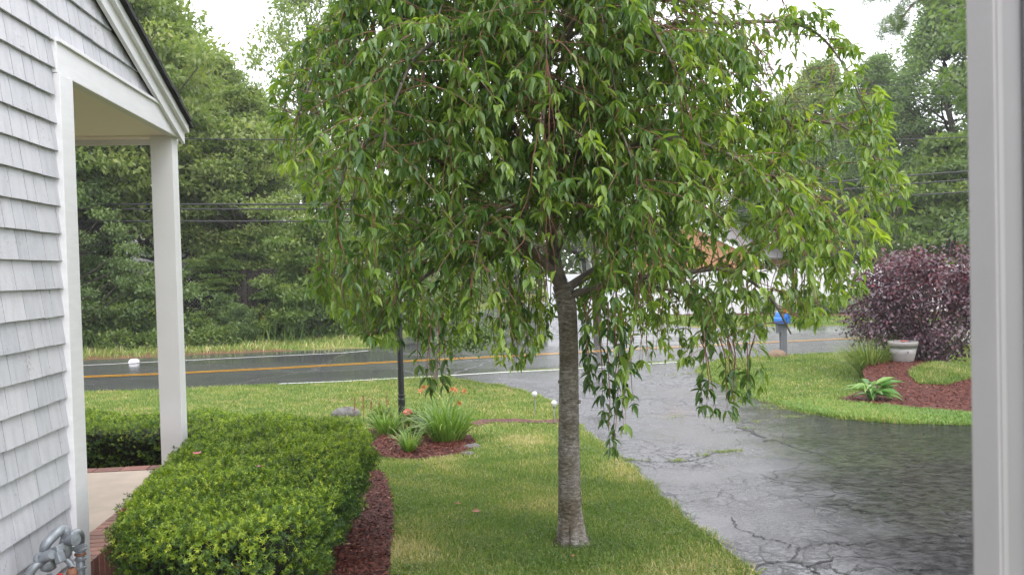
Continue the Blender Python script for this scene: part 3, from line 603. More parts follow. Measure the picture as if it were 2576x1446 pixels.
# mulch chips
def chips(name, n, region, excl, label, hfun=None, seed=1, L=.035):
    g = np.random.default_rng(seed); xs = [p[0] for p in region]; ys = [p[1] for p in region]
    x = g.uniform(min(xs), max(xs), n * 2); y = g.uniform(min(ys), max(ys), n * 2); ok = inpoly(x, y, region)
    for e in excl: ok &= ~inpoly(x, y, e)
    x, y = x[ok][:n], y[ok][:n]; n = len(x)
    z = gh(y) + .014 + g.uniform(0, .014, n)
    if hfun: z = z + np.array([hfun(a, b) for a, b in zip(x, y)])
    d = g.normal(0, 1, (n, 3)); d[:, 2] *= .25; nn = g.normal(0, .45, (n, 3)); nn[:, 2] = 1
    V, Fs, tn = cards(np.stack([x, y, z], 1), d, nn, g.uniform(.5, 1.4, n) * L, g.uniform(.006, .013, n) * L / .035, DIA_T * np.array([1, 1, 0.4]), DIA_F, np.clip(g.normal(.45, .25, n), 0, 1))
    return tag(new_obj(name, np_mesh(name, V, Fs, tn), M['chip']), label, 'mulch', None, 'stuff')
chips('mulch_chips', 26000, BED_H, [], 'red bark mulch chips beside the clipped hedge', seed=11, L=.04)
chips('mulch_chips', 9000, BED_L, [], 'red bark mulch chips under the daylilies', seed=12, L=.045)
chips('mulch_chips', 14000, BED_P, [ISL], 'red bark mulch chips on the planter mound', mound, seed=13, L=.05)
# ------------------------------------------------------------------ the grey shingled house
ha = np.array([-.104, 1.0, 0]); hk = np.linalg.norm(ha); ha = ha / hk; hn = np.array([ha[1], -ha[0], 0]); hz = np.array([0, 0, 1.0])
W0 = np.array([-1.86, 0, 0])
def H(s, o, z): return W0 + ha * s + hn * o + hz * z
def S(Y): return Y * hk
SC = S(4.0); ST = S(4.147); SE = S(6.02)   # corner, trim inner edge, post near face
def rake(s): return 1.75 + 1.583 - .383 * (s / hk - 4.484)
SR = S(1.0); RIDGE = rake(SR)
def rk(s): return rake(s) if s >= SR else RIDGE - .383 * (SR - s) / hk
house = thing('house', H(SC, 0, 0), 'grey shingled house with white trimmed open porch and gable roof', 'house')
mb = MB()
wp_ = [H(S(-4.2), -.02, 0), H(SC, -.02, 0), H(SC, -.02, 2.956), H(S(5.46), -.02, 2.956), H(S(5.46), -.02, rk(S(5.46)) + .01), H(SR, -.02, RIDGE), H(S(-4.2), -.02, rk(S(-4.2)))]
mb.prism(wp_, -hn * .12)
mb.prism([H(ST - .02, -.10, 0), H(ST - .02, -9, 0), H(ST - .02, -9, 2.84), H(ST - .02, -.10, 2.84)], ha * -.1)
mb.prism([H(S(-4.1), -.2, 0), H(S(-4.1), -9, 0), H(S(-4.1), -9, 2.9), H(S(-4.1), -.2, 2.9)], ha * .1)
mb.prism([H(S(-4.0), -9, 0), H(ST, -9, 0), H(ST, -9, 3.0), H(S(-4.0), -9, 3.0)], hn * .1)
mb.build('wall', basic('wall_base', (.10, .10, .11), (.06, .06, .07), 8, .8), house)
mb = MB(); EXP = .1375; g = random.Random(3)
k = -4
while True:
    z0 = 2.956 + k * -EXP if False else 2.956 - (21 - 0) * EXP + (k + 4) * EXP
    if z0 > RIDGE: break
    s = S(-4.15) + g.random() * .1
    while s < S(5.94):
        wdt = g.choice((.09, .115, .13, .15, .17, .2)) * g.uniform(.9, 1.1); s1 = s + wdt - .0055
        smax = SC if z0 < 2.94 else S(5.94)
        a0, a1 = s, min(s1, smax)
        if a1 - a0 > .02 and z0 > -.05:
            zb = z0 + g.uniform(-.0012, .0015); sk = g.uniform(-.0007, .0007)
            t0, t1 = zb + EXP * 1.06, zb + EXP * 1.06
            t0, t1 = min(t0, rk(a0) + .04), min(t1, rk(a1) + .04)
            if max(t0, t1) > zb + .01 and t0 > zb and t1 > zb:
                mb.tone = min(1, max(0, g.gauss(.5, .26)))
                ob = .021 + g.uniform(-.001, .0015); th = .014
                V = [H(a0, ob - th, zb - sk), H(a1, ob - th, zb + sk), H(a1, -.012, t1), H(a0, -.012, t0),
                     H(a0, ob, zb - sk), H(a1, ob, zb + sk), H(a1, .002, t1), H(a0, .002, t0)]
                mb.add(V, [(3, 2, 1, 0), (4, 5, 6, 7), (0, 1, 5, 4), (1, 2, 6, 5), (2, 3, 7, 6), (3, 0, 4, 7)])
        s += wdt
    k += 1
mb.build('shingle_siding', M['shingle'], house)
mb = MB()
mb.box(H((SC + ST) / 2, -.030, 1.395), (.147, .14, 2.80), ha, hn); mb.build('corner_board', M['white_paint'], house, bevel=.003)
mb = MB(); mb.box(H((SC + S(5.99)) / 2, -.0, 2.876), (S(5.99) - SC, .058, .157), ha, hn); mb.build('porch_beam', M['white_paint'], house, bevel=.003)
mb = MB(); mb.box(H((SC + S(5.72)) / 2, .022, 2.962), (S(5.72) - SC, .045, .018), ha, hn); mb.build('drip_cap', M['white_paint'], house)
mb = MB(); mb.box(H(S(5.935), -4.431, 2.831), (.115, 8.8, .068), ha, hn); mb.build('porch_header', M['soffit'], house)
mb = MB(); mb.box(H((ST + S(5.98)) / 2, -4.441, 2.818), (S(5.98) - ST, 8.82, .02), ha, hn); mb.build('soffit', M['soffit'], house)
for i in range(3):
    o_ = -.079 - i * 3.6
    mb = MB(); mb.box(H(S(5.935), o_, 1.532), (.13, .156, 2.546), ha, hn); mb.build('porch_post', M['post_paint'], house, bevel=.004)
def rake_board(name, o0, o1, lo, hi, mat, send, both=True):
    mb = MB()
    for sa, sb in ((SR, send),) + (((S(-4.3), SR),) if both else ()):
        mb.prism([H(sa, o0, rk(sa) + lo), H(sb, o0, rk(sb) + lo), H(sb, o0, rk(sb) + hi), H(sa, o0, rk(sa) + hi)], hn * (o1 - o0))
    return mb.build(name, mat, house)
rake_board('rake_board', .03, .055, .004, .090, M['white_paint'], S(5.99))
rake_board('rake_trim', .03, .085, .091, .146, M['white_paint'], S(6.0))
mbr = MB()
for sa, sb in ((SR, S(6.04)), (S(-4.4), SR)):
    mbr.prism([H(sa, .105, rk(sa) + .147), H(sb, .105, rk(sb) + .147), H(sb, .105, rk(sb) + .174), H(sa, .105, rk(sa) + .174)], -hn * 9.3)
mbr.build('roof', M['roof_black'], house)
mb = MB(); mb.box(H(S(6.0), -4.5, rk(S(6.0)) + .07), (.02, 9.0, .13), ha, hn); mb.build('fascia', M['white_paint'], house)
# rough edge tabs of the roof shingles
mb = MB(); s = SR
while s < S(5.95):
    l = g.uniform(.10, .16); mb.box(H(s + l / 2, .108, rk(s + l / 2) + .164 + g.uniform(-.002, .006)), (l, .02, .03), nrm(ha * 1 - hz * .383), hn); s += l
mb.build('roof_edge', M['roof_black'], house)
# porch floor
porch = thing('porch_floor', H(S(5), -1, 0), 'raised concrete porch slab with red brick border', 'porch')
mb = MB(); mb.prism([H(ST - .1, -.19, .0), H(S(6.26), -.19, 0), H(S(6.26), -9, 0), H(ST - .1, -9, 0)], hz * .258); mb.build('slab', M['concrete'], porch)
mb = MB(); g = random.Random(5)
s = ST - .12
while s < S(6.40):
    mb.tone = g.random(); mb.box(H(s + .033, -.09, .13), (.062, .215, .26 + g.uniform(0, .004)), ha, hn); s += .070
o_ = -.205
while o_ > -5:
    mb.tone = g.random(); mb.box(H(S(6.33), o_ - .10, .13), (.13, .195, .264 + g.uniform(0, .004)), ha, hn); o_ -= .205
mb.build('brick_border', M['brick'], porch, bevel=.003)
mb = MB(); mb.box(H(S(5.2), -.10, .11), (2.4, .19, .235), ha, hn); mb.build('mortar', basic('mortar', (.12, .10, .09), None, 20, .8), porch)

# ------------------------------------------------------------------ gas pipes at the wall
gp = thing('gas_piping', P(150, 1440, 3.6), 'grey galvanised gas pipes and regulator beside the shingled wall', 'gas pipes')
GM = basic('galvanised', (.30, .33, .36), (.20, .22, .245), 40, .38, .5, .002, metal=.35, coat=.2); RM = basic('rusty_union', (.34, .15, .08), (.16, .08, .05), 50, .55, .8, .003)
def pp(x, y, Y): return P(x, y, Y)
def curve(pts, n=6):
    pts = [np.array(p) for p in pts]; o = []
    for i in range(len(pts) - 1):
        p0 = pts[max(i - 1, 0)]; p1 = pts[i]; p2 = pts[i + 1]; p3 = pts[min(i + 2, len(pts) - 1)]
        for k in range(n):
            t = k / n; o.append(.5 * ((2 * p1) + (-p0 + p2) * t + (2 * p0 - 5 * p1 + 4 * p2 - p3) * t * t + (-p0 + 3 * p1 - 3 * p2 + p3) * t ** 3))
    return o + [pts[-1]]
# tall pipe at the right with return elbow
mb = MB(); mb.tube([pp(203, 1650, 3.62), pp(203, 1530, 3.62), pp(203, 1450, 3.62), pp(201, 1365, 3.62)], .019, 16); mb.build('riser_pipe', GM, gp, smooth=True)
mb = MB(); mb.tube(curve([pp(200, 1368, 3.62), pp(201, 1350, 3.60), pp(195, 1340, 3.56), pp(184, 1344, 3.52), pp(176, 1352, 3.5)]), .0205, 16); mb.build('elbow', GM, gp, smooth=True)
for yy in (1381, 1392, 1405, 1427):
    mb = MB(); c = pp(202, yy, 3.62); mb.lathe(c - hz * .006, [(.019, 0), (.0255, .002), (.0255, .010), (.019, .012)], 20); mb.build('collar', GM if yy != 1392 else RM, gp, smooth=False)
mb = MB(); mb.box(pp(196, 1376, 3.56), (.075, .012, .018), nrm(np.array([1, .1, .25])), np.array([0, 1.0, 0])); mb.build('lock_wing', GM, gp, bevel=.003)
# middle valve body
mb = MB(); a_ = nrm(np.array([.8, -.3, .12])); mb.lathe(pp(162, 1358, 3.5), [(.0, 0), (.024, .002), (.027, .012), (.022, .02), (.022, .05), (.026, .055), (.026, .07), (0, .072)], 20, a_); mb.build('valve_cap', GM, gp)
mb = MB(); mb.lathe(pp(166, 1398, 3.5), [(.018, -.004), (.024, .006), (.026, .03), (.026, .06), (.020, .078), (.012, .085)], 20); mb.build('valve_body', GM, gp, smooth=True)
# big regulator arm: slanted fat tube with round shoulder
mb = MB(); mb.tube(curve([pp(112, 1385, 3.42), pp(116, 1368, 3.42), pp(130, 1352, 3.44), pp(146, 1337, 3.46), pp(156, 1331, 3.48), pp(165, 1338, 3.49), pp(166, 1352, 3.5)]), [.024] * 10 + [.0235] * 30, 20) if False else mb.tube(curve([pp(112, 1385, 3.42), pp(116, 1368, 3.42), pp(130, 1352, 3.44), pp(146, 1337, 3.46), pp(156, 1331, 3.48), pp(165, 1338, 3.49), pp(166, 1352, 3.5)]), .0215, 20)
mb.build('bent_pipe', GM, gp, smooth=True)
# lower-left tee
mb = MB(); a_ = nrm(np.array([.85, -.25, .35])); mb.lathe(pp(95, 1408, 3.38), [(0, 0), (.024, .001), (.029, .008), (.029, .022), (.024, .03), (.024, .075), (.020, .085), (0, .087)], 20, a_); mb.build('tee', GM, gp)
mb = MB(); mb.box(pp(143, 1380, 3.40), (.05, .04, .03), a_, nrm(np.cross(hz, a_))); mb.box(pp(150, 1400, 3.38), (.03, .036, .05), a_, nrm(np.cross(hz, a_))); mb.build('plug', GM, gp, bevel=.005)
mb = MB(); mb.lathe(pp(122, 1430, 3.4), [(.012, -.01), (.030, 0), (.034, .02), (.032, .045), (.02, .06)], 20); mb.build('housing', GM, gp, smooth=True)
mb = MB(); mb.tube(curve([pp(60, 1640, 3.34), pp(66, 1500, 3.34), pp(72, 1452, 3.34), pp(84, 1428, 3.35), pp(104, 1412, 3.37), pp(118, 1402, 3.38)]), .0185, 16); mb.build('bent_pipe', GM, gp, smooth=True)
mb = MB(); mb.tube([pp(122, 1600, 3.4), pp(122, 1445, 3.4)], .014, 12); mb.build('riser_pipe', GM, gp, smooth=True)
mb = MB(); mb.tube(curve([pp(166, 1396, 3.5), pp(166, 1405, 3.5), pp(176, 1414, 3.5), pp(182, 1424, 3.5)]), .013, 12); mb.build('elbow', GM, gp, smooth=True)
mb = MB(); mb.lathe(pp(182, 1462, 3.5), [(.012, -.12), (.013, 0), (.020, .008), (.024, .012), (.021, .017), (.0245, .022), (.021, .028), (.0245, .034), (.022, .045), (.015, .062)], 20); mb.build('rusty_union', RM, gp, smooth=True)
mb = MB(); mb.lathe(pp(150, 1448, 3.46), [(0, -.01), (.012, 0), (.012, .008), (0, .014)], 12); mb.build('red_cap', M['red'], gp)

# ------------------------------------------------------------------ white door frame close to the camera, right
fr = thing('door_frame', (.31, .5, 0), 'white painted door frame standing close at the right edge', 'door frame')
YF = .50; xf = .3055
mb = MB(); mb.box((xf + .0006, YF + .0155, 1.3), (.0012, .029, 2.6)); mb.build('jamb', M['frame_dimmed_white'], fr)
mb = MB(); mb.box((xf + .0032, YF + .014, 1.3), (.0040, .028, 2.6)); mb.build('bead', M['frame_bead'], fr, bevel=.0008)
mb = MB(); mb.box((xf + .0125, YF + .018, 1.3), (.0140, .028, 2.6)); mb.build('stop_strip', M['frame_shaded_grey'], fr, bevel=.001)
mb = MB(); mb.box((xf + .25, YF + .014, 1.3), (.460, .03, 2.6)); mb.build('casing', M['frame_shaded_grey'], fr, bevel=.002)
mb = MB(); mb.box((xf - .50, YF + .02, 2.45), (.95, .07, .12)); mb.build('head', M['frame_dimmed_white'], fr)
mb = MB(); mb.box((xf - 1.05, YF + .02, 1.3), (.12, .07, 2.6)); mb.build('jamb', M['frame_dimmed_white'], fr)

# ------------------------------------------------------------------ yew hedges
def hedge(name, foot, top, n_top, n_side, label, seed, dead=True, zbase=.03, uc=.24):
    """foot: outline (world xy, counter-clockwise); clipped flat top with rounded shoulders"""
    g = np.random.default_rng(seed); foot = np.array(foot); c = foot.mean(0)
    t = thing(name, (c[0], c[1], 0), label, 'hedge')
    xs, ys = foot[:, 0], foot[:, 1]
    n = len(foot)
    # signed distance to the outline (inside positive)
    def sdist(x, y):
        d = np.full(x.shape, 9.0); nx = np.zeros(x.shape); ny = np.zeros(x.shape)
        for i in range(n):
            a = foot[i]; b = foot[(i + 1) % n]; e = b - a; tt = np.clip(((x - a[0]) * e[0] + (y - a[1]) * e[1]) / (e @ e), 0, 1)
            px, py = a[0] + e[0] * tt, a[1] + e[1] * tt; q = np.hypot(x - px, y - py); m = q < d
            d = np.where(m, q, d); l = np.hypot(*e); nx = np.where(m, e[1] / l, nx); ny = np.where(m, -e[0] / l, ny)
        return d, nx, ny
    def lump(x, y): return .022 * np.sin(x * 5.3 + 1) * np.sin(y * 4.1) + .015 * np.sin(x * 11 + y * 7) + .012 * np.sin(y * 13 - x * 6)
    x = g.uniform(xs.min(), xs.max(), n_top * 3); y = g.uniform(ys.min(), ys.max(), n_top * 3); ok = inpoly(x, y, foot.tolist()); x, y = x[ok][:n_top], y[ok][:n_top]
    d, nx, ny = sdist(x, y); rr = .13; k = np.clip(1 - d / rr, 0, 1)
    z = top - rr * (1 - np.sqrt(np.maximum(0, 1 - k ** 2))) * .8 + lump(x, y)
    nor = np.stack([nx * k, ny * k, np.ones_like(k) * 1.0], 1)
    pos = np.stack([x, y, z], 1)
    # sides
    per = np.array([np.hypot(*(foot[(i + 1) % n] - foot[i])) for i in range(n)]); ed = g.choice(n, n_side, p=per / per.sum()); u = g.random(n_side)
    a = foot[ed]; b = foot[(ed + 1) % n]; e = b - a; q = a + e * u[:, None]; l = per[ed][:, None]; on = np.stack([e[:, 1], -e[:, 0]], 1) / l
    zz = zbase + (top - .05 - zbase) * g.random(n_side) ** .8
    hrel = zz / top; out_ = -.05 + .06 * np.sin(hrel * 2.6) - uc * (1 - hrel) ** 1.6 + g.normal(0, .012, n_side) + lump(q[:, 0] * 2 + zz * 5, q[:, 1] * 2 - zz * 3) * 1.6
    sp_ = np.column_stack([q + on * out_[:, None], zz]); sn = np.column_stack([on, np.full(n_side, .35)])
    pos = np.vstack([pos, sp_]); nor = nrm(np.vstack([nor, sn])); istop = np.concatenate([np.ones(len(x)), np.zeros(n_side)])
    N = len(pos); pos = pos - nor * (g.random((N, 1)) ** 1.6 * .075)
    gr = np.sin(pos[:, 0] * 3.1 + 2) * np.sin(pos[:, 1] * 2.7 + pos[:, 2] * 4) * .12
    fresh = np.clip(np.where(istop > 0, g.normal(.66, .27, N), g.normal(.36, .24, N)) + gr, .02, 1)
    axis = nrm(nor + g.normal(0, .40, (N, 3))); K = 13
    ax = np.repeat(axis, K, 0); ph = g.uniform(0, 2 * math.pi, N * K)
    t1 = nrm(np.cross(ax, np.array([.3, .5, .81]))); t2 = np.cross(ax, t1)
    rad = t1 * np.cos(ph)[:, None] + t2 * np.sin(ph)[:, None]; el = g.uniform(.15, 1.1, (N * K, 1))
    d3 = nrm(rad + ax * el); p3 = np.repeat(pos, K, 0) + ax * g.uniform(-.010, .022, (N * K, 1))
    Ln = g.uniform(.011, .021, N * K); tn = np.clip(np.repeat(fresh, K) + g.normal(0, .06, N * K), 0, 1)
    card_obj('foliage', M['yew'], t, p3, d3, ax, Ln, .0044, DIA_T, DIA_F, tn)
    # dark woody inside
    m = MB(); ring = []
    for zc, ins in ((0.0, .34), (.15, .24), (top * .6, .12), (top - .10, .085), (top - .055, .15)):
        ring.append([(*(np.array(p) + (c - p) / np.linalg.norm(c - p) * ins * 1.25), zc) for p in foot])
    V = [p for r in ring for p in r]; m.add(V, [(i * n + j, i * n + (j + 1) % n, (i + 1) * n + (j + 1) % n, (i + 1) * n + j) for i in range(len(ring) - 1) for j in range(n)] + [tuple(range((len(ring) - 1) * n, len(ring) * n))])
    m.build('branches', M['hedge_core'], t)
    if dead:
        s = g.choice(np.where(istop == 0)[0], 22); P0 = np.repeat(pos[s], 8, 0); 
        dso = card_obj('dead_sprigs', M['dry_leaf'], t, P0, g.normal(0, 1, (len(P0), 3)), g.normal(0, 1, (len(P0), 3)), .035, .008, DIA_T, DIA_F, g.random(len(P0))); dso['kind'] = 'stuff'
    return t
HT = .66
def hp(x, y, z=HT):   # picture point to world xy on the hedge top plane
    d = ray(x, y); k = (z - CAMZ) / d[2]; return (d[0] * k, d[1] * k)
foot = [hp(262, 1300), hp(330, 1335), hp(480, 1350), hp(640, 1338), hp(770, 1290), hp(850, 1225), hp(908, 1150), hp(940, 1095), hp(930, 1060), hp(860, 1048), hp(660, 1046), hp(520, 1052), hp(478, 1085), hp(375, 1180)]
def dense_poly(f, m=.25):
    o = []
    for i in range(len(f)):
        a = np.array(f[i]); b = np.array(f[(i + 1) % len(f)]); k = max(1, int(np.hypot(*(b - a)) / m))
        for j in range(k): o.append(tuple(a + (b - a) * j / k))
    return o
if sum(foot[i][0] * foot[(i + 1) % len(foot)][1] - foot[(i + 1) % len(foot)][0] * foot[i][1] for i in range(len(foot))) < 0: foot = foot[::-1]
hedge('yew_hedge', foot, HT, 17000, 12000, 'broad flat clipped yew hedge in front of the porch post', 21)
hedge('yew_hedge', [(-6.2, 6.95), (-2.05, 6.55), (-1.95, 7.35), (-6.2, 7.9)], .50, 11000, 13000, 'low clipped yew hedge behind the brick porch edge', 22, dead=False, uc=.05)
def petal_flower(name, loc, n, L, mat, label, cat, up=.4, seed=1):
    g = np.random.default_rng(seed); a = np.linspace(0, 2 * math.pi, n, endpoint=False); d = np.stack([np.cos(a), np.sin(a), np.full(n, up)], 1)
    nn = np.stack([-np.cos(a) * up, -np.sin(a) * up, np.ones(n)], 1)
    return tag(card_obj(name, mat, None, np.repeat([loc], n, 0), d, nn, L * g.uniform(.8, 1.2, n), L * .7, RND_T, RND_F, g.random(n)), label, cat)
def onhedge(x, y, z): q = hp(x, y, z); return np.array([q[0], q[1], z])
petal_flower('fallen_blossom', onhedge(496, 1142, HT + .03), 6, .030, M['petal_rose'], 'pink fallen blossom lying on the yew hedge near the post', 'flower', .5, 1)
petal_flower('fallen_petal', onhedge(652, 1173, HT + .03), 3, .022, M['petal_rose'], 'small pale pink petal on the middle of the hedge top', 'petal', .3, 2)

# ------------------------------------------------------------------ weeping cherry
TY = 5.05
base = G(1437, 1368); TY = base[1]
cherry = thing('weeping_cherry', base, 'weeping cherry tree with drooping leafy branches on the lawn', 'tree')
def path(pts): return [P(x, y, Y) for x, y, Y in pts]
mb = MB()
tp = [(1436, 1392), (1437, 1368), (1436, 1345), (1434, 1300), (1433, 1240), (1432, 1170), (1431, 1100), (1431, 1000), (1431, 900), (1429, 820), (1424, 760), (1412, 715)]
tr = [.125, .102, .084, .076, .073, .070, .067, .063, .060, .060, .063, .058]
mb.tube(curve([P(x, y, TY) for x, y in tp], 4), list(np.interp(np.linspace(0, 11, 45), np.arange(12), tr)), 20)
for (dx, dy, l) in ((.09, .02, .16), (-.085, -.03, .15), (.02, -.09, .14), (-.03, .09, .15), (.06, -.06, .13), (-.06, .05, .14), (.085, -.05, .15), (-.05, -.075, .13)):
    b0 = base + np.array([0, 0, .12]); mb.tube([b0 + np.array([dx * .3, dy * .3, .10]), base + np.array([dx * .75, dy * .75, .045]), base + np.array([dx * 1.35, dy * 1.35, -.02])], [.045, .035, .02], 8)
for (x, y) in ((1457, 1190), (1403, 1128), (1461, 1010), (1404, 960)):
    mb.tube([P(x - (10 if x > 1432 else -10), y, TY - .02), P(x, y, TY - .02)], [.016, .010], 8)
mb.build('trunk', M['cherry_bark'], cherry, smooth=True)
stem_pts = [(1412, 720, TY), (1398, 665, TY), (1388, 600, TY), (1383, 540, TY + .03), (1370, 450, TY + .05), (1352, 360, TY + .05), (1340, 240, TY), (1333, 120, TY - .03), (1325, 0, TY - .05), (1300, -130, TY)]
limbs = []
def limb(pts, ra, rb, n=5):
    c = curve(path(pts), n); limbs.append((c, ra, rb)); return c
stem = limb(stem_pts, .048, .014)
limb([(1416, 735, TY), (1385, 680, TY - .06), (1350, 640, TY - .1), (1300, 592, TY - .2), (1235, 562, TY - .35), (1160, 560, TY - .55), (1080, 590, TY - .7), (1020, 650, TY - .8)], .036, .006)
limb([(1395, 690, TY), (1350, 650, TY + .1), (1270, 640, TY + .15), (1180, 640, TY + .1), (1110, 668, TY), (1045, 715, TY - .05), (985, 770, TY - .1), (950, 840, TY - .1)], .030, .006)
limb([(1340, 640, TY), (1260, 570, TY - .1), (1180, 470, TY - .3), (1110, 410, TY - .5), (1010, 350, TY - .7), (930, 350, TY - .85), (870, 420, TY - .9), (850, 540, TY - .9)], .024, .005)
limb([(1390, 600, TY), (1400, 480, TY - .2), (1420, 330, TY - .45), (1330, 180, TY - .7), (1180, 90, TY - .9), (1060, 130, TY - 1.0), (1000, 240, TY - 1.05), (960, 380, TY - 1.1)], .022, .005)
limb([(1365, 430, TY), (1280, 300, TY + .05), (1160, 130, TY), (1030, -20, TY - .1), (950, -10, TY - .15), (880, 70, TY - .2), (800, 170, TY - .2), (750, 290, TY - .25)], .024, .005)
limb([(1352, 340, TY), (1250, 160, TY + .2), (1100, 20, TY + .3), (950, -30, TY + .3), (830, 80, TY + .2), (740, 200, TY + .1), (700, 330, TY)], .020, .004)
limb([(1420, 730, TY), (1480, 690, TY + .1), (1560, 640, TY + .1), (1660, 560, TY), (1745, 490, TY - .1), (1800, 440, TY - .2), (1900, 420, TY - .3), (2010, 500, TY - .4), (2080, 610, TY - .45)], .034, .005)
limb([(1425, 745, TY), (1500, 725, TY - .1), (1600, 700, TY - .2), (1730, 685, TY - .35), (1830, 680, TY - .4), (1930, 740, TY - .45), (1990, 840, TY - .5)], .028, .005)
limb([(1440, 740, TY), (1520, 720, TY + .25), (1640, 720, TY + .5), (1760, 760, TY + .6), (1830, 850, TY + .6)], .022, .005)
limb([(1375, 500, TY), (1480, 330, TY + .1), (1580, 130, TY), (1680, 65, TY), (1800, 60, TY), (1930, 55, TY - .05), (2040, 75, TY - .1), (2120, 160, TY - .1), (2180, 280, TY - .1)], .026, .004)
limb([(1385, 560, TY), (1500, 470, TY + .3), (1640, 380, TY + .4), (1780, 320, TY + .3), (1930, 307, TY + .2), (2050, 305, TY + .1), (2140, 330, TY), (2220, 430, TY), (2262, 540, TY)], .026, .004)
limb([(1385, 590, TY), (1450, 480, TY - .35), (1560, 380, TY - .6), (1700, 350, TY - .8), (1810, 380, TY - .9), (1900, 430, TY - .95), (1970, 500, TY - .95), (2010, 580, TY - .95)], .022, .005)
limb([(1360, 400, TY), (1400, 230, TY - .3), (1440, 60, TY - .6), (1520, -40, TY - .8), (1620, 40, TY - .9), (1690, 160, TY - .95)], .020, .005)
limb([(1345, 260, TY), (1420, 80, TY + .3), (1540, -60, TY + .5), (1700, -40, TY + .5), (1810, 80, TY + .4), (1880, 220, TY + .3)], .020, .005)
limb([(1400, 640, TY), (1440, 560, TY - .5), (1500, 520, TY - .8), (1570, 560, TY - 1.0), (1600, 660, TY - 1.05)], .016, .004)
limb([(1400, 650, TY), (1360, 560, TY - .5), (1290, 520, TY - .8), (1220, 560, TY - 1.0), (1190, 680, TY - 1.05)], .016, .004)
gl = random.Random(12)
for i in range(26):    # further arching limbs round the crown, front and back
    th = i * 2.399 + gl.uniform(-.2, .2); z0 = gl.uniform(2.0, 3.6)
    sp0 = np.array([base[0] - .05 * (z0 - 1.7), TY, z0]); rx = gl.uniform(1.0, 1.75); ry = gl.uniform(.75, 1.25)
    up = gl.uniform(.15, .75); drop = gl.uniform(.3, 1.2)
    c = []
    for k in range(17):
        t = k / 16; c.append(sp0 + np.array([math.cos(th) * rx * t ** .8, math.sin(th) * ry * t ** .8, up * math.sin(math.pi * min(1, t * 1.1) * .62) * 1.3 - drop * t ** 3]))
    limbs.append((c, gl.uniform(.012, .022), .004))
mb = MB()
for c, ra, rb in limbs:
    n = len(c); mb.tube(c, [ra + (rb - ra) * (i / (n - 1)) ** .8 for i in range(n)], 8)
mb.build('limbs', M['limb'], cherry, smooth=True)
# outline of the crown as seen from the lawn side
SIL = [(930, -400), (905, -60), (860, 10), (790, 80), (735, 140), (700, 200), (672, 280), (690, 350), (695, 430), (740, 470), (790, 520), (785, 580), (742, 640), (745, 710), (790, 760), (845, 800), (905, 860), (960, 885), (1020, 880), (1050, 940), (1090, 1000), (1112, 1020), (1128, 930), (1150, 880), (1178, 850), (1230, 920), (1300, 945), (1370, 880), (1398, 790), (1455, 810), (1466, 960), (1478, 1015), (1500, 900), (1512, 1040), (1528, 1140), (1545, 1160), (1575, 1100), (1605, 1040), (1612, 930), (1660, 945), (1700, 900), (1725, 930), (1745, 1050), (1800, 1050), (1840, 1080), (1862, 1020), (1910, 1010), (1965, 975), (1900, 880), (1950, 850), (2000, 830), (2075, 838), (2100, 780), (2180, 745), (2185, 650), (2255, 600), (2295, 560), (2275, 470), (2240, 380), (2225, 260), (2190, 190), (2130, 110), (2060, 30), (2010, 5), (1940, 15), (1880, -40), (1800, -60), (1740, -400)]
# openings: (centre x, centre y, rx, ry, keep probability)
HOLES = [(1392, 640, 45, 120, .18), (1330, 610, 50, 45, .35), (1962, 815, 42, 55, .12), (2010, 190, 120, 70, .12), (1960, 110, 90, 40, .22), (1420, 130, 55, 110, .35), (1350, 300, 70, 60, .35), (1440, 380, 40, 90, .45), (1660, 960, 50, 80, .15), (1810, 700, 90, 50, .55), (1990, 710, 90, 45, .5), (1800, 620, 50, 30, .65), (1660, 730, 70, 60, .6),
         (1250, 860, 90, 40, .6), (1660, 870, 60, 50, .5), (1850, 880, 90, 50, .28), (1700, 820, 60, 40, .4), (2080, 500, 60, 60, .6), (1690, 30, 60, 50, .3), (1860, 20, 120, 60, .3)]
gt = np.random.default_rng(33); grn = random.Random(44)
tw = MB(); LP, LD, LN, LL, LT = [], [], [], [], []
def add_leaf(p, axis, tone, big=1.0):
    lat = gt.normal(0, 1, 3); lat[2] *= .3; lat /= np.linalg.norm(lat)
    d = axis * .25 + lat * gt.uniform(.35, 1.15) + np.array([0, 0, -1]) * gt.uniform(.15, .95); d /= np.linalg.norm(d)
    upv = lat * .9 + np.array([0, 0, gt.uniform(.2, 1.0)]) + gt.normal(0, .25, 3)
    LP.append(p); LD.append(d); LN.append(upv); LL.append((.042 + .062 * gt.beta(2.2, 1.8)) * big); LT.append(tone)
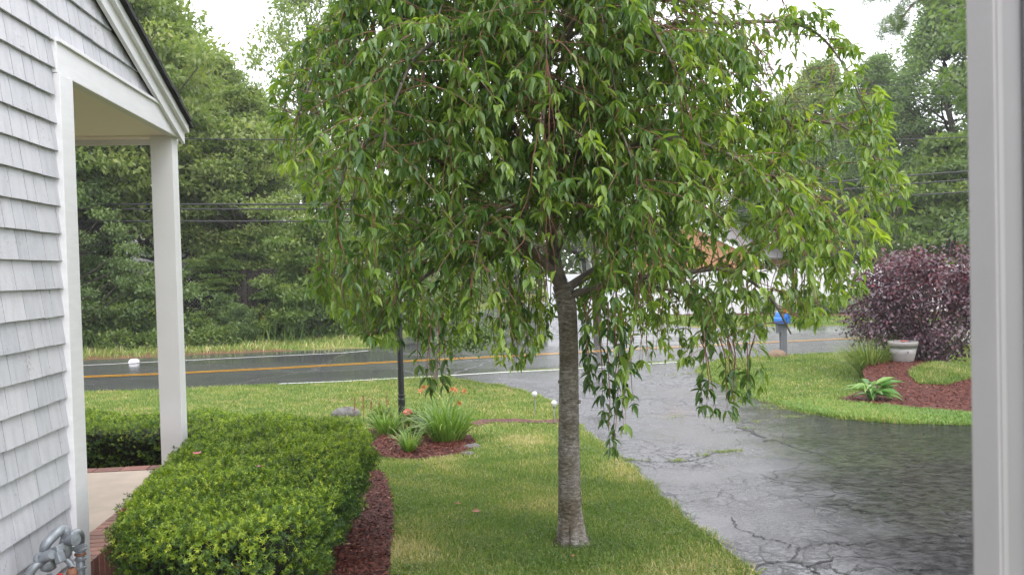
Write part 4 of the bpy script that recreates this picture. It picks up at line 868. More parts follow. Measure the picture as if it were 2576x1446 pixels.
def strand(p, d, length, r0, tone, grav=.22):
    step = .045; n = int(length / step); pts = [p]; sinuous = gt.normal(0, .10, (n + 1, 3))
    for k in range(n):
        d = d + np.array([0, 0, -grav]) + sinuous[k]; d /= np.linalg.norm(d); q = pts[-1] + d * step
        x, y = proj(q)
        if not INS(x, y + 22): break
        if y > 600 and abs(x - 1431) < 30 and q[1] < TY - .02: break
        if q[2] < .15 or q[1] < 3.35: break
        pts.append(q)
    if len(pts) < 3: return
    tw.tube(pts, [r0 * (1 - .75 * i / len(pts)) for i in range(len(pts))], 4, cap=False)
    for i, q in enumerate(pts):
        x, y = proj(q); keep = 1.0
        for hx, hy, rx, ry, kp in HOLES:
            if ((x - hx) / rx) ** 2 + ((y - hy) / ry) ** 2 < 1: keep = min(keep, kp)
        dd = nrm(pts[min(i + 1, len(pts) - 1)] - pts[max(i - 1, 0)])
        r_ = gt.random(); m = 0 if r_ < .38 else 1 if r_ < .60 else 2 if r_ < .76 else 5
        if i == len(pts) - 1: m = 5
        if i < 2: m = 0 if gt.random() < .6 else 1
        for _ in range(m):
            if gt.random() > keep: continue
            add_leaf(q + gt.normal(0, .004, 3), dd, np.clip(tone + gt.normal(0, .12) + (.12 if i > len(pts) - 3 else 0), 0, 1), .85 if i > len(pts) - 3 else 1)
_SP = np.array(SIL, float); SILL = [tuple(p) for p in SIL]
def INS(x, y):
    if y < -60: return -100 - (abs(x - 1450) > 620) * 1e9 > -1e8
    return bool(inpoly(np.array([x]), np.array([y]), SILL)[0])
for c, ra, rb in limbs:
    n = len(c)
    L = [np.linalg.norm(c[i + 1] - c[i]) for i in range(n - 1)]; tot = sum(L); acc = 0; nxt = tot * .14
    main = c is stem
    for i in range(n - 1):
        while nxt < acc + L[i]:
            t = (nxt - acc) / L[i]; p = c[i] + (c[i + 1] - c[i]) * t; fr_ = nxt / tot
            nxt += grn.uniform(.019, .037)
            if main and fr_ < .2: continue
            tg = nrm(c[i + 1] - c[i]); lat = gt.normal(0, 1, 3); lat[2] = abs(lat[2]) * .5
            d = nrm(tg * grn.uniform(.2, .9) + lat * .85 + np.array([0, 0, .15]))
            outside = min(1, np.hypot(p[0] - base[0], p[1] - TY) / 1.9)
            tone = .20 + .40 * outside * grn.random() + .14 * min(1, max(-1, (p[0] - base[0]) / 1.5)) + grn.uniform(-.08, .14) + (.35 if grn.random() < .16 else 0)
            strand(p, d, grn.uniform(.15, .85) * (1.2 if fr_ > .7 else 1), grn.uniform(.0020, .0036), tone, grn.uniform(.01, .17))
        acc += L[i]
    for _ in range(3): strand(c[-1], nrm(c[-1] - c[-3]), grn.uniform(.4, 1.1), .0035, .6, .25)
gl2 = random.Random(77)
# long hanging tresses that reach lowest
for (x, y, Y, l, tone) in ((1530, 760, 4.15, 1.0, .12), (1545, 790, 4.1, .95, .10), (1560, 760, 4.2, .85, .15), (1590, 800, 4.15, .65, .10), (1575, 800, 4.2, .62, .12), (1500, 790, 4.4, .6, .12), (1480, 800, 4.6, .5, .15), (1470, 760, 4.6, .65, .1), (1490, 740, 4.5, .7, .2),
                          (1090, 780, 4.3, .65, .15), (1100, 800, 4.3, .6, .12), (1075, 790, 4.4, .5, .2), (1110, 760, 4.35, .6, .18), (1060, 780, 4.5, .45, .3),
                          (1760, 850, 4.3, .55, .15), (1780, 800, 4.35, .7, .12), (1830, 860, 4.4, .5, .15), (1845, 850, 4.4, .6, .1), (1900, 840, 4.5, .45, .15), (1930, 820, 4.5, .42, .2), (1880, 860, 4.5, .5, .12), (1770, 830, 4.2, .6, .2), (1810, 850, 4.3, .5, .2), (1950, 850, 4.6, .3, .2),
                          *[(gl2.uniform(1130, 1410), gl2.uniform(600, 750), gl2.uniform(5.3, 6.0), gl2.uniform(.2, .6), gl2.uniform(.2, .8)) for _ in range(46)], *[(gl2.uniform(1480, 2150), gl2.uniform(600, 720), gl2.uniform(4.6, 5.8), gl2.uniform(.25, .5), gl2.uniform(.3, .75)) for _ in range(60)], *[(gl2.uniform(770, 1050), gl2.uniform(620, 760), gl2.uniform(4.4, 5.6), gl2.uniform(.2, .45), gl2.uniform(.3, .7)) for _ in range(40)],
                          (1290, 760, 5.6, .65, .75), (1260, 780, 5.6, .5, .7), (1330, 760, 5.7, .5, .75), (1350, 740, 5.7, .5, .7), (1240, 800, 5.7, .45, .75), (1310, 800, 5.8, .5, .7)):
    strand(P(x, y, Y), nrm(np.array([gt.normal(0, .2), gt.normal(0, .2), -1])), l * 1.15, .004, tone, .35)
print('twigs', len(tw.v)); tw.build('twigs', M['twig'], cherry)
LP, LD, LN, LL, LT = map(np.array, (LP, LD, LN, LL, LT))
print('cherry leaves', len(LP))
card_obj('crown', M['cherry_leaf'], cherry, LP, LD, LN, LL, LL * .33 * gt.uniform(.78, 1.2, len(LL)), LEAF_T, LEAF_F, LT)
# ------------------------------------------------------------------ garden things
def gnd(x, y): return G(x, y)
# lamp post
b = G(1012, 1072); lp = thing('lamp_post', b, 'black metal lamp post rising from the daylily bed', 'lamp post')
def lz(h): return b + hz * h
mb = MB(); mb.lathe(b, [(.048, -.05), (.048, .36), (.043, .38), (.043, .40)], 20); mb.build('base', M['black_metal'], lp)
mb = MB(); mb.lathe(lz(.40), [(.0425, 0), (.050, .006), (.050, .022), (.0425, .028), (.040, .03), (.037, 1.22)], 20); mb.build('pole', M['black_metal'], lp)
mb = MB(); mb.tube([lz(1.30) - cr * .20, lz(1.30) + cr * .20], .011, 10); mb.lathe(lz(1.30) - cr * .20, [(.0, -.012), (.015, 0), (0, .012)], 10); mb.lathe(lz(1.30) + cr * .20, [(.0, -.012), (.015, 0), (0, .012)], 10); mb.build('ladder_bar', M['black_metal'], lp)
lt = MB(); lt.lathe(lz(1.62), [(.03, 0), (.075, .02), (.075, .03)], 6); lt.lathe(lz(1.90), [(.14, 0), (.02, .12), (.012, .16), (0, .18)], 6); 
for k in range(6):
    a = k * math.pi / 3; lt.tube([lz(1.65) + np.array([math.cos(a), math.sin(a), 0]) * .07, lz(1.90) + np.array([math.cos(a), math.sin(a), 0]) * .125], .006, 6)
lt.build('lantern', M['black_metal'], lp)
mb = MB(); mb.lathe(lz(1.65), [(.065, 0), (.118, .25)], 6); mb.build('lantern_glass', M['globe'], lp)
# solar globe lights
for i, (x, y, yt, lab) in enumerate(((1346, 1040, 1001, 'left globe solar light on a steel stake in the lawn'), (1395, 1064, 1025, 'right globe solar light on a steel stake nearer the trunk'))):
    p = G(x, y); t = thing('garden_light', p, lab, 'garden light', 'globe solar lights by the driveway')
    h = (y - yt + 4) / F * p[1]
    mb = MB(); mb.lathe(p, [(.009, -.05), (.009, h - .03), (.018, h - .025), (.024, h)], 12); mb.build('stake', M['steel'], t)
    mb = MB(); rr = .040; mb.lathe(p + hz * h, [(rr * math.sin(a), rr - rr * math.cos(a)) for a in np.linspace(.3, math.pi, 9)], 18); mb.build('globe', M['globe'], t, smooth=True)
# stones
def stone(name, c, sx, sy, sz, label, mat, seed=1, rot=0):
    g = np.random.default_rng(seed); m = MB(); V = []; nu, nv = 14, 8
    for j in range(nv + 1):
        ph = -.5 * math.pi + math.pi * j / nv
        for i in range(nu):
            th = 2 * math.pi * i / nu; q = np.array([math.cos(th) * math.cos(ph), math.sin(th) * math.cos(ph), math.sin(ph)])
            k = 1 + .14 * math.sin(3 * th + seed) * math.cos(ph) + .09 * math.sin(5 * th + 4 * ph + seed) + g.normal(0, .025)
            q = q * k; q = np.sign(q) * np.abs(q) ** .8; q = q * np.array([sx, sy, sz]); q = np.array([q[0] * math.cos(rot) - q[1] * math.sin(rot), q[0] * math.sin(rot) + q[1] * math.cos(rot), q[2]]); V.append(np.array(c) + q)
    m.add(V, [(j * nu + i, j * nu + (i + 1) % nu, (j + 1) * nu + (i + 1) % nu, (j + 1) * nu + i) for j in range(nv) for i in range(nu)])
    o = m.build(name, mat, None, smooth=True); return tag(o, label, 'stone')
c = G(872, 1046); stone('boulder', c + hz * .03, .21, .14, .10, 'flat grey boulder behind the clipped hedge', M['rock'], 3)
c = G(1188, 1127); stone('edging_stone', c, .10, .07, .05, 'dark wet edging stone at the right end of the daylily bed', M['stone_edge'], 5, .5)
c = G(1178, 1144); stone('edging_stone', c, .07, .05, .035, 'small edging stone in front of the daylily bed corner', M['stone_edge'], 6)
c = G(1160, 1097); stone('edging_stone', c, .09, .05, .035, 'grey edging stone tucked behind the daylily leaves', M['stone_edge'], 8)
c = G(1953, 897); stone('roadside_stone', c, .20, .16, .16, 'brown stone beside the mailbox post', basic('brown_stone', (.30, .20, .13), (.2, .14, .1), 8, .7, .5, .01), 9)
c = G(338, 913); stone('litter_clump', c + hz * .04, .13, .10, .07, 'crumpled white litter lying on the far road edge', M['litter'], 4)
# grassy clumps
def clump(name, c, n, L, W, mat, label, cat, seed, spread=.10, droop=1.0, tmin=0, tmax=.9, up=1.4, group=None, wid=1):
    g = np.random.default_rng(seed); c = np.array(c, float); seg = 7
    V = np.zeros((n, (seg + 1) * 2, 3)); a = g.uniform(0, 2 * math.pi, n); rr = spread * np.sqrt(g.random(n)); st = np.stack([c[0] + rr * np.cos(a), c[1] + rr * np.sin(a), np.full(n, c[2] - .01)], 1)
    hd = np.stack([np.cos(a + g.normal(0, .4, n)), np.sin(a + g.normal(0, .4, n)), np.zeros(n)], 1)
    inc = g.uniform(.12, .85, n)[:, None]; d = nrm(hd * inc + np.array([0, 0, up])); ln = L * g.uniform(.55, 1.1, n)[:, None]; w = W * g.uniform(.7, 1.2, n)[:, None]
    side = nrm(np.cross(hd, np.array([0, 0, 1.0]))); p = st.copy(); gr = g.uniform(.12, .38, n)[:, None] * droop
    for k in range(seg + 1):
        ww = w * (1 - (k / seg) ** 2.2) * (.55 + .45 * min(1, k / 2)); fold = np.array([0, 0, .2]) * ww
        V[:, 2 * k] = p - side * ww / 2; V[:, 2 * k + 1] = p + side * ww / 2 + fold
        p = p + d * ln / seg; d = nrm(d + np.array([0, 0, -1]) * gr * (k / seg + .25) + hd * .03)
    bse = (np.arange(n) * (seg + 1) * 2)[:, None]; Fs = [np.array([[2 * k, 2 * k + 1, 2 * k + 3, 2 * k + 2]]) + bse for k in range(seg)]
    tb = g.uniform(tmin, tmax, n); tn = np.concatenate([np.clip(tb + (.25 if k == seg - 1 else 0) * (g.random(n) < .3), 0, 1) for k in range(seg)])
    t = thing(name, c, label, cat, group); new_obj('leaves', np_mesh('leaves', V.reshape(-1, 3) - c, Fs, tn), mat, t); return t
def flowers(t, pts, hgt, mat, L=.05, n=6, seed=1, stalk='lily_leaf', down=-.1, flname='flower'):
    g = np.random.default_rng(seed); off = np.array(LOC[t.name])
    for (x0, y0, Y, zt) in pts:
        top = P(x0, y0, Y); bot = np.array([off[0] + g.normal(0, .04), off[1] + g.normal(0, .04), off[2]])
        m = MB(); m.tone = .4; m.tube(curve([bot, (bot + top) / 2 + np.array([(bot[0] - top[0]) * .25, 0, .05]), top], 4), .0035, 5); m.build('stalk', M[stalk], t)
        a = np.linspace(0, 2 * math.pi, n, endpoint=False) + g.random() * 3; tilt = nrm(np.array([g.normal(0, .7), -.8, g.normal(0, .4)]))
        t1 = nrm(np.cross(tilt, np.array([0, .2, 1.0]))); t2 = np.cross(tilt, t1)
        d = tilt[None] * .75 + t1[None] * np.cos(a)[:, None] * .8 + t2[None] * np.sin(a)[:, None] * .8
        o = card_obj(flname, mat, t, np.repeat([top], n, 0), d, np.repeat([tilt], n, 0) + g.normal(0, .2, (n, 3)), L * g.uniform(.8, 1.2, n), L * .45, LEAF_T, LEAF_F, g.random(n))
c1 = G(1030, 1138); clump('daylily', c1, 90, .36, .016, M['lily_leaf'], 'small arching daylily clump at the front of the lamp post bed', 'daylily', 51, .06, 1.5)
c2 = G(1125, 1110); t = clump('daylily', c2, 260, .64, .021, M['lily_leaf'], 'large daylily clump with wilted orange flowers right of the lamp post', 'daylily', 52, .17, 1.7, up=1.2)
Yl = c2[1]
flowers(t, [(1068, 972, Yl - .1, 0), (1078, 975, Yl, 0), (1080, 965, Yl, 0), (1136, 975, Yl, 0), (1143, 982, Yl - .1, 0), (1151, 980, Yl + .1, 0), (1170, 982, Yl - .1, 0), (1158, 1013, Yl, 0), (1060, 985, Yl, 0)], 0, M['petal_orange'], .055, 5, 3)
c3 = G(975, 1095); clump('daylily', c3, 130, .42, .018, M['lily_leaf'], 'daylily foliage between the yew hedge and the lamp post', 'daylily', 53, .12, 1.2)
c3 = G(1085, 1090); clump('daylily', c3, 120, .44, .018, M['lily_leaf'], 'daylily foliage just right of the lamp post base', 'daylily', 54, .10, 1.1)
def leafball(name, c, r, n, L, mat, label, cat, seed, T=RND_T, TF=RND_F, asp=.55, squash=.8, tl=.1, th=.95, stems=True, group=None, hollow=.5):
    g = np.random.default_rng(seed); c = np.array(c, float); t = thing(name, c, label, cat, group)
    r = np.array(r if not np.isscalar(r) else (r, r, r * squash)); u = nrm(g.normal(0, 1, (n, 3))); k = hollow + (1 - hollow) * g.random((n, 1)) ** .6
    lum = 1 + .16 * np.sin(u[:, :1] * 5 + seed) * np.sin(u[:, 1:2] * 6) + .12 * np.sin(u[:, 2:3] * 7 + u[:, :1] * 4)
    pos = c + np.array([0, 0, r[2]]) + u * k * r * lum; ok = pos[:, 2] > c[2] + .01; pos, u = pos[ok], u[ok]; n = len(pos)
    d = nrm(u + g.normal(0, .6, (n, 3)) + np.array([0, 0, -.15])); nn = g.normal(0, .6, (n, 3)) + np.array([0, 0, 1.0]); LL = L * g.uniform(.6, 1.3, n)
    card_obj('foliage', mat, t, pos, d, nn, LL, LL * asp, T, TF, np.clip(g.uniform(tl, th, n), 0, 1))
    if stems:
        m = MB()
        for _ in range(9):
            e = c + np.array([0, 0, r[2]]) + nrm(g.normal(0, 1, 3)) * r * .75; e[2] = max(e[2], c[2] + .1); m.tube([c + np.array([g.normal(0, .03), g.normal(0, .03), 0]), (c + e) / 2 + g.normal(0, .03, 3), e], [.02 * r[0] + .004, .012 * r[0] + .003, .003], 5)
        m.build('stems', M['limb'], t)
    return t
c4 = G(960, 1075); leafball('foliage_plant', c4, (.16, .14, .13), 900, .045, M['stripe_leaf'], 'pale yellow green leafy plant left of the lamp post', 'plant', 55)
c5 = G(1045, 1098); t = leafball('flowering_shrub', c5, (.16, .13, .15), 700, .05, M['bright_leaf'], 'small shrub with coral pink bloom beside the lamp post', 'plant', 56)
g_ = np.random.default_rng(3); pc = P(1026, 1036, c5[1] - .05); n = 60; u = nrm(g_.normal(0, 1, (n, 3))) * np.array([1, 1, .6]); card_obj('flower_head', M['petal_pink'], t, pc + u * .032, u, g_.normal(0, 1, (n, 3)), .028, .02, RND_T, RND_F, g_.random(n))
m = MB(); m.tube([c5, pc], .004, 5); m.build('stalk', M['twig'], t)
# astilbe plumes behind the hedge
for i, (x, y, yt) in enumerate(((893, 1052, 1004), (915, 1052, 998), (935, 1052, 1010), (975, 1060, 990), (955, 1055, 1015))):
    p = G(x, y + 6); t = thing('dry_plume', p, ('first', 'second', 'third', 'tallest', 'smallest')[i] + ' brown seed plume behind the hedge, ' + ('left end', 'left of centre', 'centre', 'nearest the lamp post', 'right of centre')[i] + ' of its row', 'seed plume', 'brown seed plumes behind the hedge')
    h = (y + 6 - yt) / F * p[1]; m = MB(); m.tube([p, p + hz * h * 1.02], .003, 5); m.build('stalk', M['twig'], t)
    g = np.random.default_rng(60 + i); n = 90; k = g.random(n) ** 1.2; pos = p + np.stack([g.normal(0, .018, n) * (1.1 - k), g.normal(0, .018, n) * (1.1 - k), h * (.45 + .6 * k)], 1)
    card_obj('plume', M['dry_leaf'], t, pos, g.normal(0, .5, (n, 3)) + hz, g.normal(0, 1, (n, 3)), .025, .006, DIA_T, DIA_F, g.uniform(0, .6, n))
# hosta and striped grass clumps by the mound
c6 = G(2190, 1008); g = np.random.default_rng(61); t = thing('hosta', c6, 'light green hosta with broad leaves at the mulch edge', 'hosta')
n = 34; a = g.uniform(0, 2 * math.pi, n); rr = g.uniform(.02, .28, n); up_ = g.uniform(.05, .22, n)
V, Fs, tn = cards(c6 + np.stack([np.cos(a) * rr * .5, np.sin(a) * rr * .5, up_ + .05], 1), np.stack([np.cos(a), np.sin(a), g.uniform(-.25, .55, n)], 1), np.stack([-np.cos(a) * .3, -np.sin(a) * .3 - .2, np.ones(n)], 1), g.uniform(.22, .36, n), g.uniform(.11, .16, n), LEAF_T, LEAF_F, g.random(n))
new_obj('leaves', np_mesh('leaves', V - c6, Fs, tn), M['hosta_leaf'], t)
m = MB()
for k in range(n): m.tube([c6, c6 + np.array([math.cos(a[k]) * rr[k] * .5, math.sin(a[k]) * rr[k] * .5, up_[k] + .05])], .006, 5)
m.build('stems', M['hosta_leaf'], t)
def gm(x, y):
    q = G(x, y); q[2] += mound(q[0], q[1]); return q
c7 = G(2190, 952); clump('ornamental_grass', c7, 480, .95, .020, M['stripe_leaf'], 'striped ornamental grass clump left of the planter pot', 'ornamental grass', 62, .16, 1.5, 0, 1)
c8 = G(2365, 925); c8[2] += .15; clump('ornamental_grass', c8, 300, .85, .018, M['stripe_leaf'], 'striped ornamental grass clump right of the planter pot', 'ornamental grass', 63, .14, 1.4, 0, 1)
# pot
pz = gh(potc[1]) + mound(*potc) - .01; pb = np.array([potc[0], potc[1], pz]); pt = thing('planter_pot', pb, 'large round cream planter pot on the red mulch mound', 'planter')
mb = MB(); mb.lathe(pb, [(.155, 0), (.175, .03), (.205, .15), (.225, .255)], 32); mb.build('body', M['pot'], pt, smooth=True)
mb = MB(); mb.lathe(pb, [(.224, .255), (.232, .258), (.232, .285), (.226, .288)], 32); mb.build('band', M['pot_green'], pt)
mb = MB(); mb.lathe(pb, [(.226, .288), (.245, .292), (.252, .345), (.250, .372), (.225, .375), (.22, .33)], 32); mb.build('rim', M['pot'], pt, smooth=True)
mb = MB(); mb.lathe(pb, [(.001, .33), (.222, .332)], 24); mb.build('soil', M['mulch'], pt)
petal_flower('potted_begonia', pb + hz * .36 + np.array([-.05, -.1, 0]), 16, .08, M['petal_pink'], 'coral flowers growing in the cream planter pot', 'flower', .5, 5)
# purple leaved small tree
pc_ = np.array([P(2330, 900, 15.0)[0], 15.0, gh(15.0)]); t = thing('purple_smoke_bush', pc_, 'large round purple leaved shrub behind the cream planter', 'shrub')
g = np.random.default_rng(64); m = MB(); cl = []
for i in range(125):
    u = nrm(g.normal(0, 1, 3)); k = g.uniform(.45, 1.0); cc = pc_ + np.array([.03, 0, 1.36]) + u * k * np.array([1.5, 1.1, 1.12]); 
    if cc[2] < pc_[2] + .30 + (.10 if abs(cc[0] - pc_[0] + .25) < .30 else 0): continue
    cl.append(cc); mid = (pc_ + cc) / 2 + g.normal(0, .10, 3); m.tube([pc_ + np.array([g.normal(0, .08), g.normal(0, .08), 0]), mid, cc], [.028, .016, .006], 6)
m.build('stems', M['limb'], t)
cl = np.array(cl); n = 18000; ci = g.integers(0, len(cl), n); off = g.normal(0, 1, (n, 3)) * np.array([.15, .15, .13]); pos = cl[ci] + off
out_ = nrm(pos - (pc_ + np.array([0, 0, 1.1])))
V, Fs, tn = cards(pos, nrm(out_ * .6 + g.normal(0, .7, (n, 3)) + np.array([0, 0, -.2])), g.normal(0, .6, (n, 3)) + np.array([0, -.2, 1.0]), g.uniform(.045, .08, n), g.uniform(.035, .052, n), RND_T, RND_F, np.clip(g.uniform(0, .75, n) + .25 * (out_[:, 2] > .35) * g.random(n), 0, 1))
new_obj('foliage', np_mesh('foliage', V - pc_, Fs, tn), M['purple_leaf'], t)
# mailbox
mbp = G(1971, 893); t = thing('mailbox', mbp, 'blue mailbox with raised red flag on a grey wooden post by the road', 'mailbox')
Ym = mbp[1]; sw = 15 / F * Ym; ht = (893 - 814) / F * Ym
mb = MB(); mb.box(mbp + hz * (ht / 2), (sw, sw, ht)); mb.build('post', M['grey_wood'], t, bevel=.006)
mb = MB(); mb.box(mbp + hz * (ht - .10) - np.array([.05, 0, 0]), (sw * 1.5, sw * .8, .22)); mb.build('support_block', M['grey_wood'], t, bevel=.006)
mb = MB(); mb.box(mbp + hz * (ht + .012), (.30, .34, .024), nrm(np.array([.8, .6, 0])), nrm(np.array([-.6, .8, 0]))); mb.build('mount_board', M['grey_wood'], t)
bx = nrm(np.array([.78, .62, 0])); by = nrm(np.array([-.62, .78, 0])); w_, l_, h_ = .18, .30, .25; cb = mbp + hz * (ht + .026)
prof = [(-w_ / 2, 0), (w_ / 2, 0), (w_ / 2, h_ * .55)] + [(w_ / 2 * math.cos(a), h_ * .55 + h_ * .45 * math.sin(a)) for a in np.linspace(.2, math.pi - .2, 8)] + [(-w_ / 2, h_ * .55)]
mb = MB(); mb.prism([cb + bx * u + hz * v + by * (-l_ / 2) for u, v in prof], by * l_); mb.build('box', M['blue'], t)
mb = MB(); mb.prism([cb + bx * u * .9 + hz * (v * .93 + .008) + by * (-l_ / 2 - .012) for u, v in prof], by * .011); dr = mb.build('door', M['blue'], t)
mb = MB(); mb.tube([cb + by * (-l_ / 2 - .03) + hz * .16 - bx * .03, cb + by * (-l_ / 2 - .03) + hz * .16 + bx * .03], .008, 6); mb.build('handle', M['steel'], dr)
mb = MB(); mb.box(cb - bx * (w_ / 2 + .006) + hz * .20 - by * .08, (.008, .02, .18), bx, by); mb.box(cb - bx * (w_ / 2 + .006) + hz * .27 - by * .12, (.008, .09, .06), bx, by); mb.build('flag', M['red'], t)
nb = cb - bx * .15 - hz * .0; mb = MB(); mb.prism([nb + bx * (u * .62) + hz * (v * .55) + by * (-l_ / 2) for u, v in prof], by * l_ * .9); mb.build('newspaper_box', M['blue'], t)
mb = MB(); mb.prism([cb + bx * u * 1.01 + hz * (v + .001) + by * (-l_ / 2 + .03) for u, v in prof[4:9]] + [cb + bx * u * .9 + hz * (v - .02) + by * (-l_ / 2 + .03) for u, v in prof[4:9][::-1]], by * .09); mb.build('pale_band', M['blue_light'], t)
# small tree beyond the lamp post
sb = G(1095, 972); t = thing('small_tree', sb, 'small young tree with round dark leaves behind the daylilies', 'tree'); g = np.random.default_rng(66); Ys = sb[1]; m = MB()
tr1 = curve([sb, P(1098, 900, Ys), P(1102, 850, Ys), P(1098, 800, Ys + .1), P(1085, 740, Ys), P(1080, 660, Ys)], 5); m.tube(tr1, [.045 - .035 * i / (len(tr1) - 1) for i in range(len(tr1))], 8); br = [tr1]
for pts in ([(1100, 880), (1130, 865), (1160, 860), (1195, 850), (1225, 835)], [(1102, 850), (1130, 820), (1160, 790), (1200, 775)], [(1100, 830), (1070, 790), (1040, 770)], [(1098, 790), (1130, 740), (1170, 700)], [(1100, 900), (1120, 885), (1145, 895), (1160, 905)]):
    c = curve([P(x, y, Ys + g.normal(0, .1) * (i > 0)) for i, (x, y) in enumerate(pts)], 5); m.tube(c, [.02 - .016 * i / (len(c) - 1) for i in range(len(c))], 6); br.append(c)
m.build('trunk', M['limb'], t, smooth=True)
pp_ = np.array([q for c in br[1:4] + [br[0][14:]] + [br[4]] for q in c[3:]] + list(br[1][10:]) * 3); n = 2600; pos = pp_[g.integers(0, len(pp_), n)] + g.normal(0, .14, (n, 3)) * np.array([1.3, 1, .8])
card_obj('crown', M['dark_leaf'], t, pos, g.normal(0, 1, (n, 3)), g.normal(0, .7, (n, 3)) + hz, g.uniform(.05, .085, n), g.uniform(.035, .05, n), RND_T, RND_F, g.uniform(.1, .8, n))
# fallen leaves
for i, (x, y, lab) in enumerate(((1188, 1298, 'single red brown fallen leaf lying on the lawn left of the trunk'), (1436, 1412, 'tiny orange fallen leaf on the grass below the trunk'), (1145, 1278, 'dark curled leaf lying on the lawn near the mulch'))):
    p = G(x, y); o = card_obj('fallen_leaf', M['dry_leaf'], None, np.array([p + hz * .035]), np.array([[1, .2, .1]]), np.array([[0, -.3, 1.0]]), [.07, .03, .05][i], [.045, .02, .025][i], LEAF_T, LEAF_F, np.array([.3])); tag(o, lab, 'leaf')

# ------------------------------------------------------------------ beyond the road
# white vinyl fence
fA = P(1380, 790, 36.5); fB = P(2760, 760, 31.5); fA[2] = gh(36) ; fB[2] = gh(31)
fv = fB - fA; fv[2] = 0; FLn = np.linalg.norm(fv); fd = fv / FLn; fn = np.array([-fd[1], fd[0], 0]); t = thing('vinyl_fence', fA, 'tall white vinyl privacy fence across the road', 'fence'); npn = 11; fh = 1.9
for i in range(npn):
    m = MB(); a_ = fA + fd * FLn * (i + .0) / npn; wl = FLn / npn
    m.box(a_ + fd * wl / 2 + hz * (fh / 2), (wl - .12, .04, fh - .06), fd, fn)
    for j in range(12): m.box(a_ + fd * (.1 + j * (wl - .16) / 12) + hz * (fh / 2) - fn * .02, (.008, .012, fh - .2), fd, fn)
    m.box(a_ + fd * wl / 2 + hz * (fh - .06), (wl - .12, .055, .13), fd, fn); m.build('fence_panel', M['vinyl_white'], t)
    m = MB(); m.box(a_ + hz * (fh / 2 + .03), (.125, .125, fh + .06), fd, fn); m.box(a_ + hz * (fh + .075), (.15, .15, .03), fd, fn); m.build('fence_post', M['vinyl_white'], t)
# houses
def cottage(name, c, wdt, dep, hw, hr, rot, wallm, roofm, label, over=.4):
    c = np.array(c, float); t = thing(name, c, label, 'house'); ax = np.array([math.cos(rot), math.sin(rot), 0]); ay = np.array([-math.sin(rot), math.cos(rot), 0])
    m = MB(); q = lambda u, v, z: c + ax * u + ay * v + hz * z
    m.prism([q(-wdt / 2, -dep / 2, 0), q(-wdt / 2, dep / 2, 0), q(-wdt / 2, dep / 2, hw), q(-wdt / 2, 0, hw + hr), q(-wdt / 2, -dep / 2, hw)], ax * wdt); m.build('wall', wallm, t)
    m = MB()
    for sg in (-1, 1):
        e = [q(-wdt / 2 - .3, 0, hw + hr + .12), q(-wdt / 2 - .3, sg * (dep / 2 + over), hw - hr * over / (dep / 2) + .12), q(-wdt / 2 - .3, sg * (dep / 2 + over), hw - hr * over / (dep / 2) + .0), q(-wdt / 2 - .3, 0, hw + hr)]
        m.prism(e, ax * (wdt + .6))
    m.build('roof', roofm, t)
    for sg in (-1, 1):
        e0 = -wdt / 2 - .34 if sg < 0 else wdt / 2 + .31; m = MB()
        for s2 in (-1, 1): m.prism([q(e0, 0, hw + hr + .0), q(e0, s2 * (dep / 2 + over), hw - hr * over / (dep / 2) + .0), q(e0, s2 * (dep / 2 + over), hw - hr * over / (dep / 2) - .2), q(e0, 0, hw + hr - .2)], ax * .03)
        m.build('rake_board', M['vinyl_white'], t)
    for u in (-.3, .05, .32):
        m = MB(); m.box(q(u * wdt, -dep / 2 - .02, hw * .58), (1.0, .06, 1.2), ax, ay); f = m.build('window', M['vinyl_white'], t)
        m = MB(); m.box(q(u * wdt, -dep / 2 - .045, hw * .58), (.82, .03, 1.02), ax, ay); m.build('pane', basic('pane_dark', (.05, .06, .07), None, 2, .08, 0), f)
    return t
def siding(name, c1, c2):
    m, tt, b, o = nmat(name); cc = tt.nodes.new("ShaderNodeTexCoord"); wv = tt.nodes.new("ShaderNodeTexWave"); wv.bands_direction = 'Z'; wv.wave_profile = 'SAW'; wv.inputs['Scale'].default_value = 1.6
    tt.links.new(cc.outputs['Object'], wv.inputs[0]); r = ramp(tt, wv.outputs[0], [(0, c2), (.15, c1), (1, c1)]); tt.links.new(r.outputs[0], b.inputs['Base Color']); bump(tt, b, wv.outputs[0], .8, .03); b.inputs['Roughness'].default_value = .6; return m
p = P(1830, 700, 52); cottage('neighbour_house', (p[0] - 1.0, 52, -.4), 11, 8, 2.6, 2.2, R(62), siding('orange_siding', (.62, .32, .18), (.38, .18, .10)), M['roof_grey'], 'tan orange clapboard house behind the white fence')
p = P(430, 700, 42); cottage('neighbour_house', (p[0] - .6, 41, -.4), 9, 7, 2.7, 1.9, R(-14), siding('white_siding', (.70, .72, .74), (.5, .5, .52)), M['roof_grey'], 'white cottage with grey roof hidden among the left woods')
p = P(1590, 700, 60); cottage('neighbour_house', (p[0], 60, -.4), 7, 7, 2.6, 1.8, R(5), siding('grey_siding', (.5, .52, .54), (.35, .36, .38)), M['roof_grey'], 'small grey house glimpsed through the cherry crown')
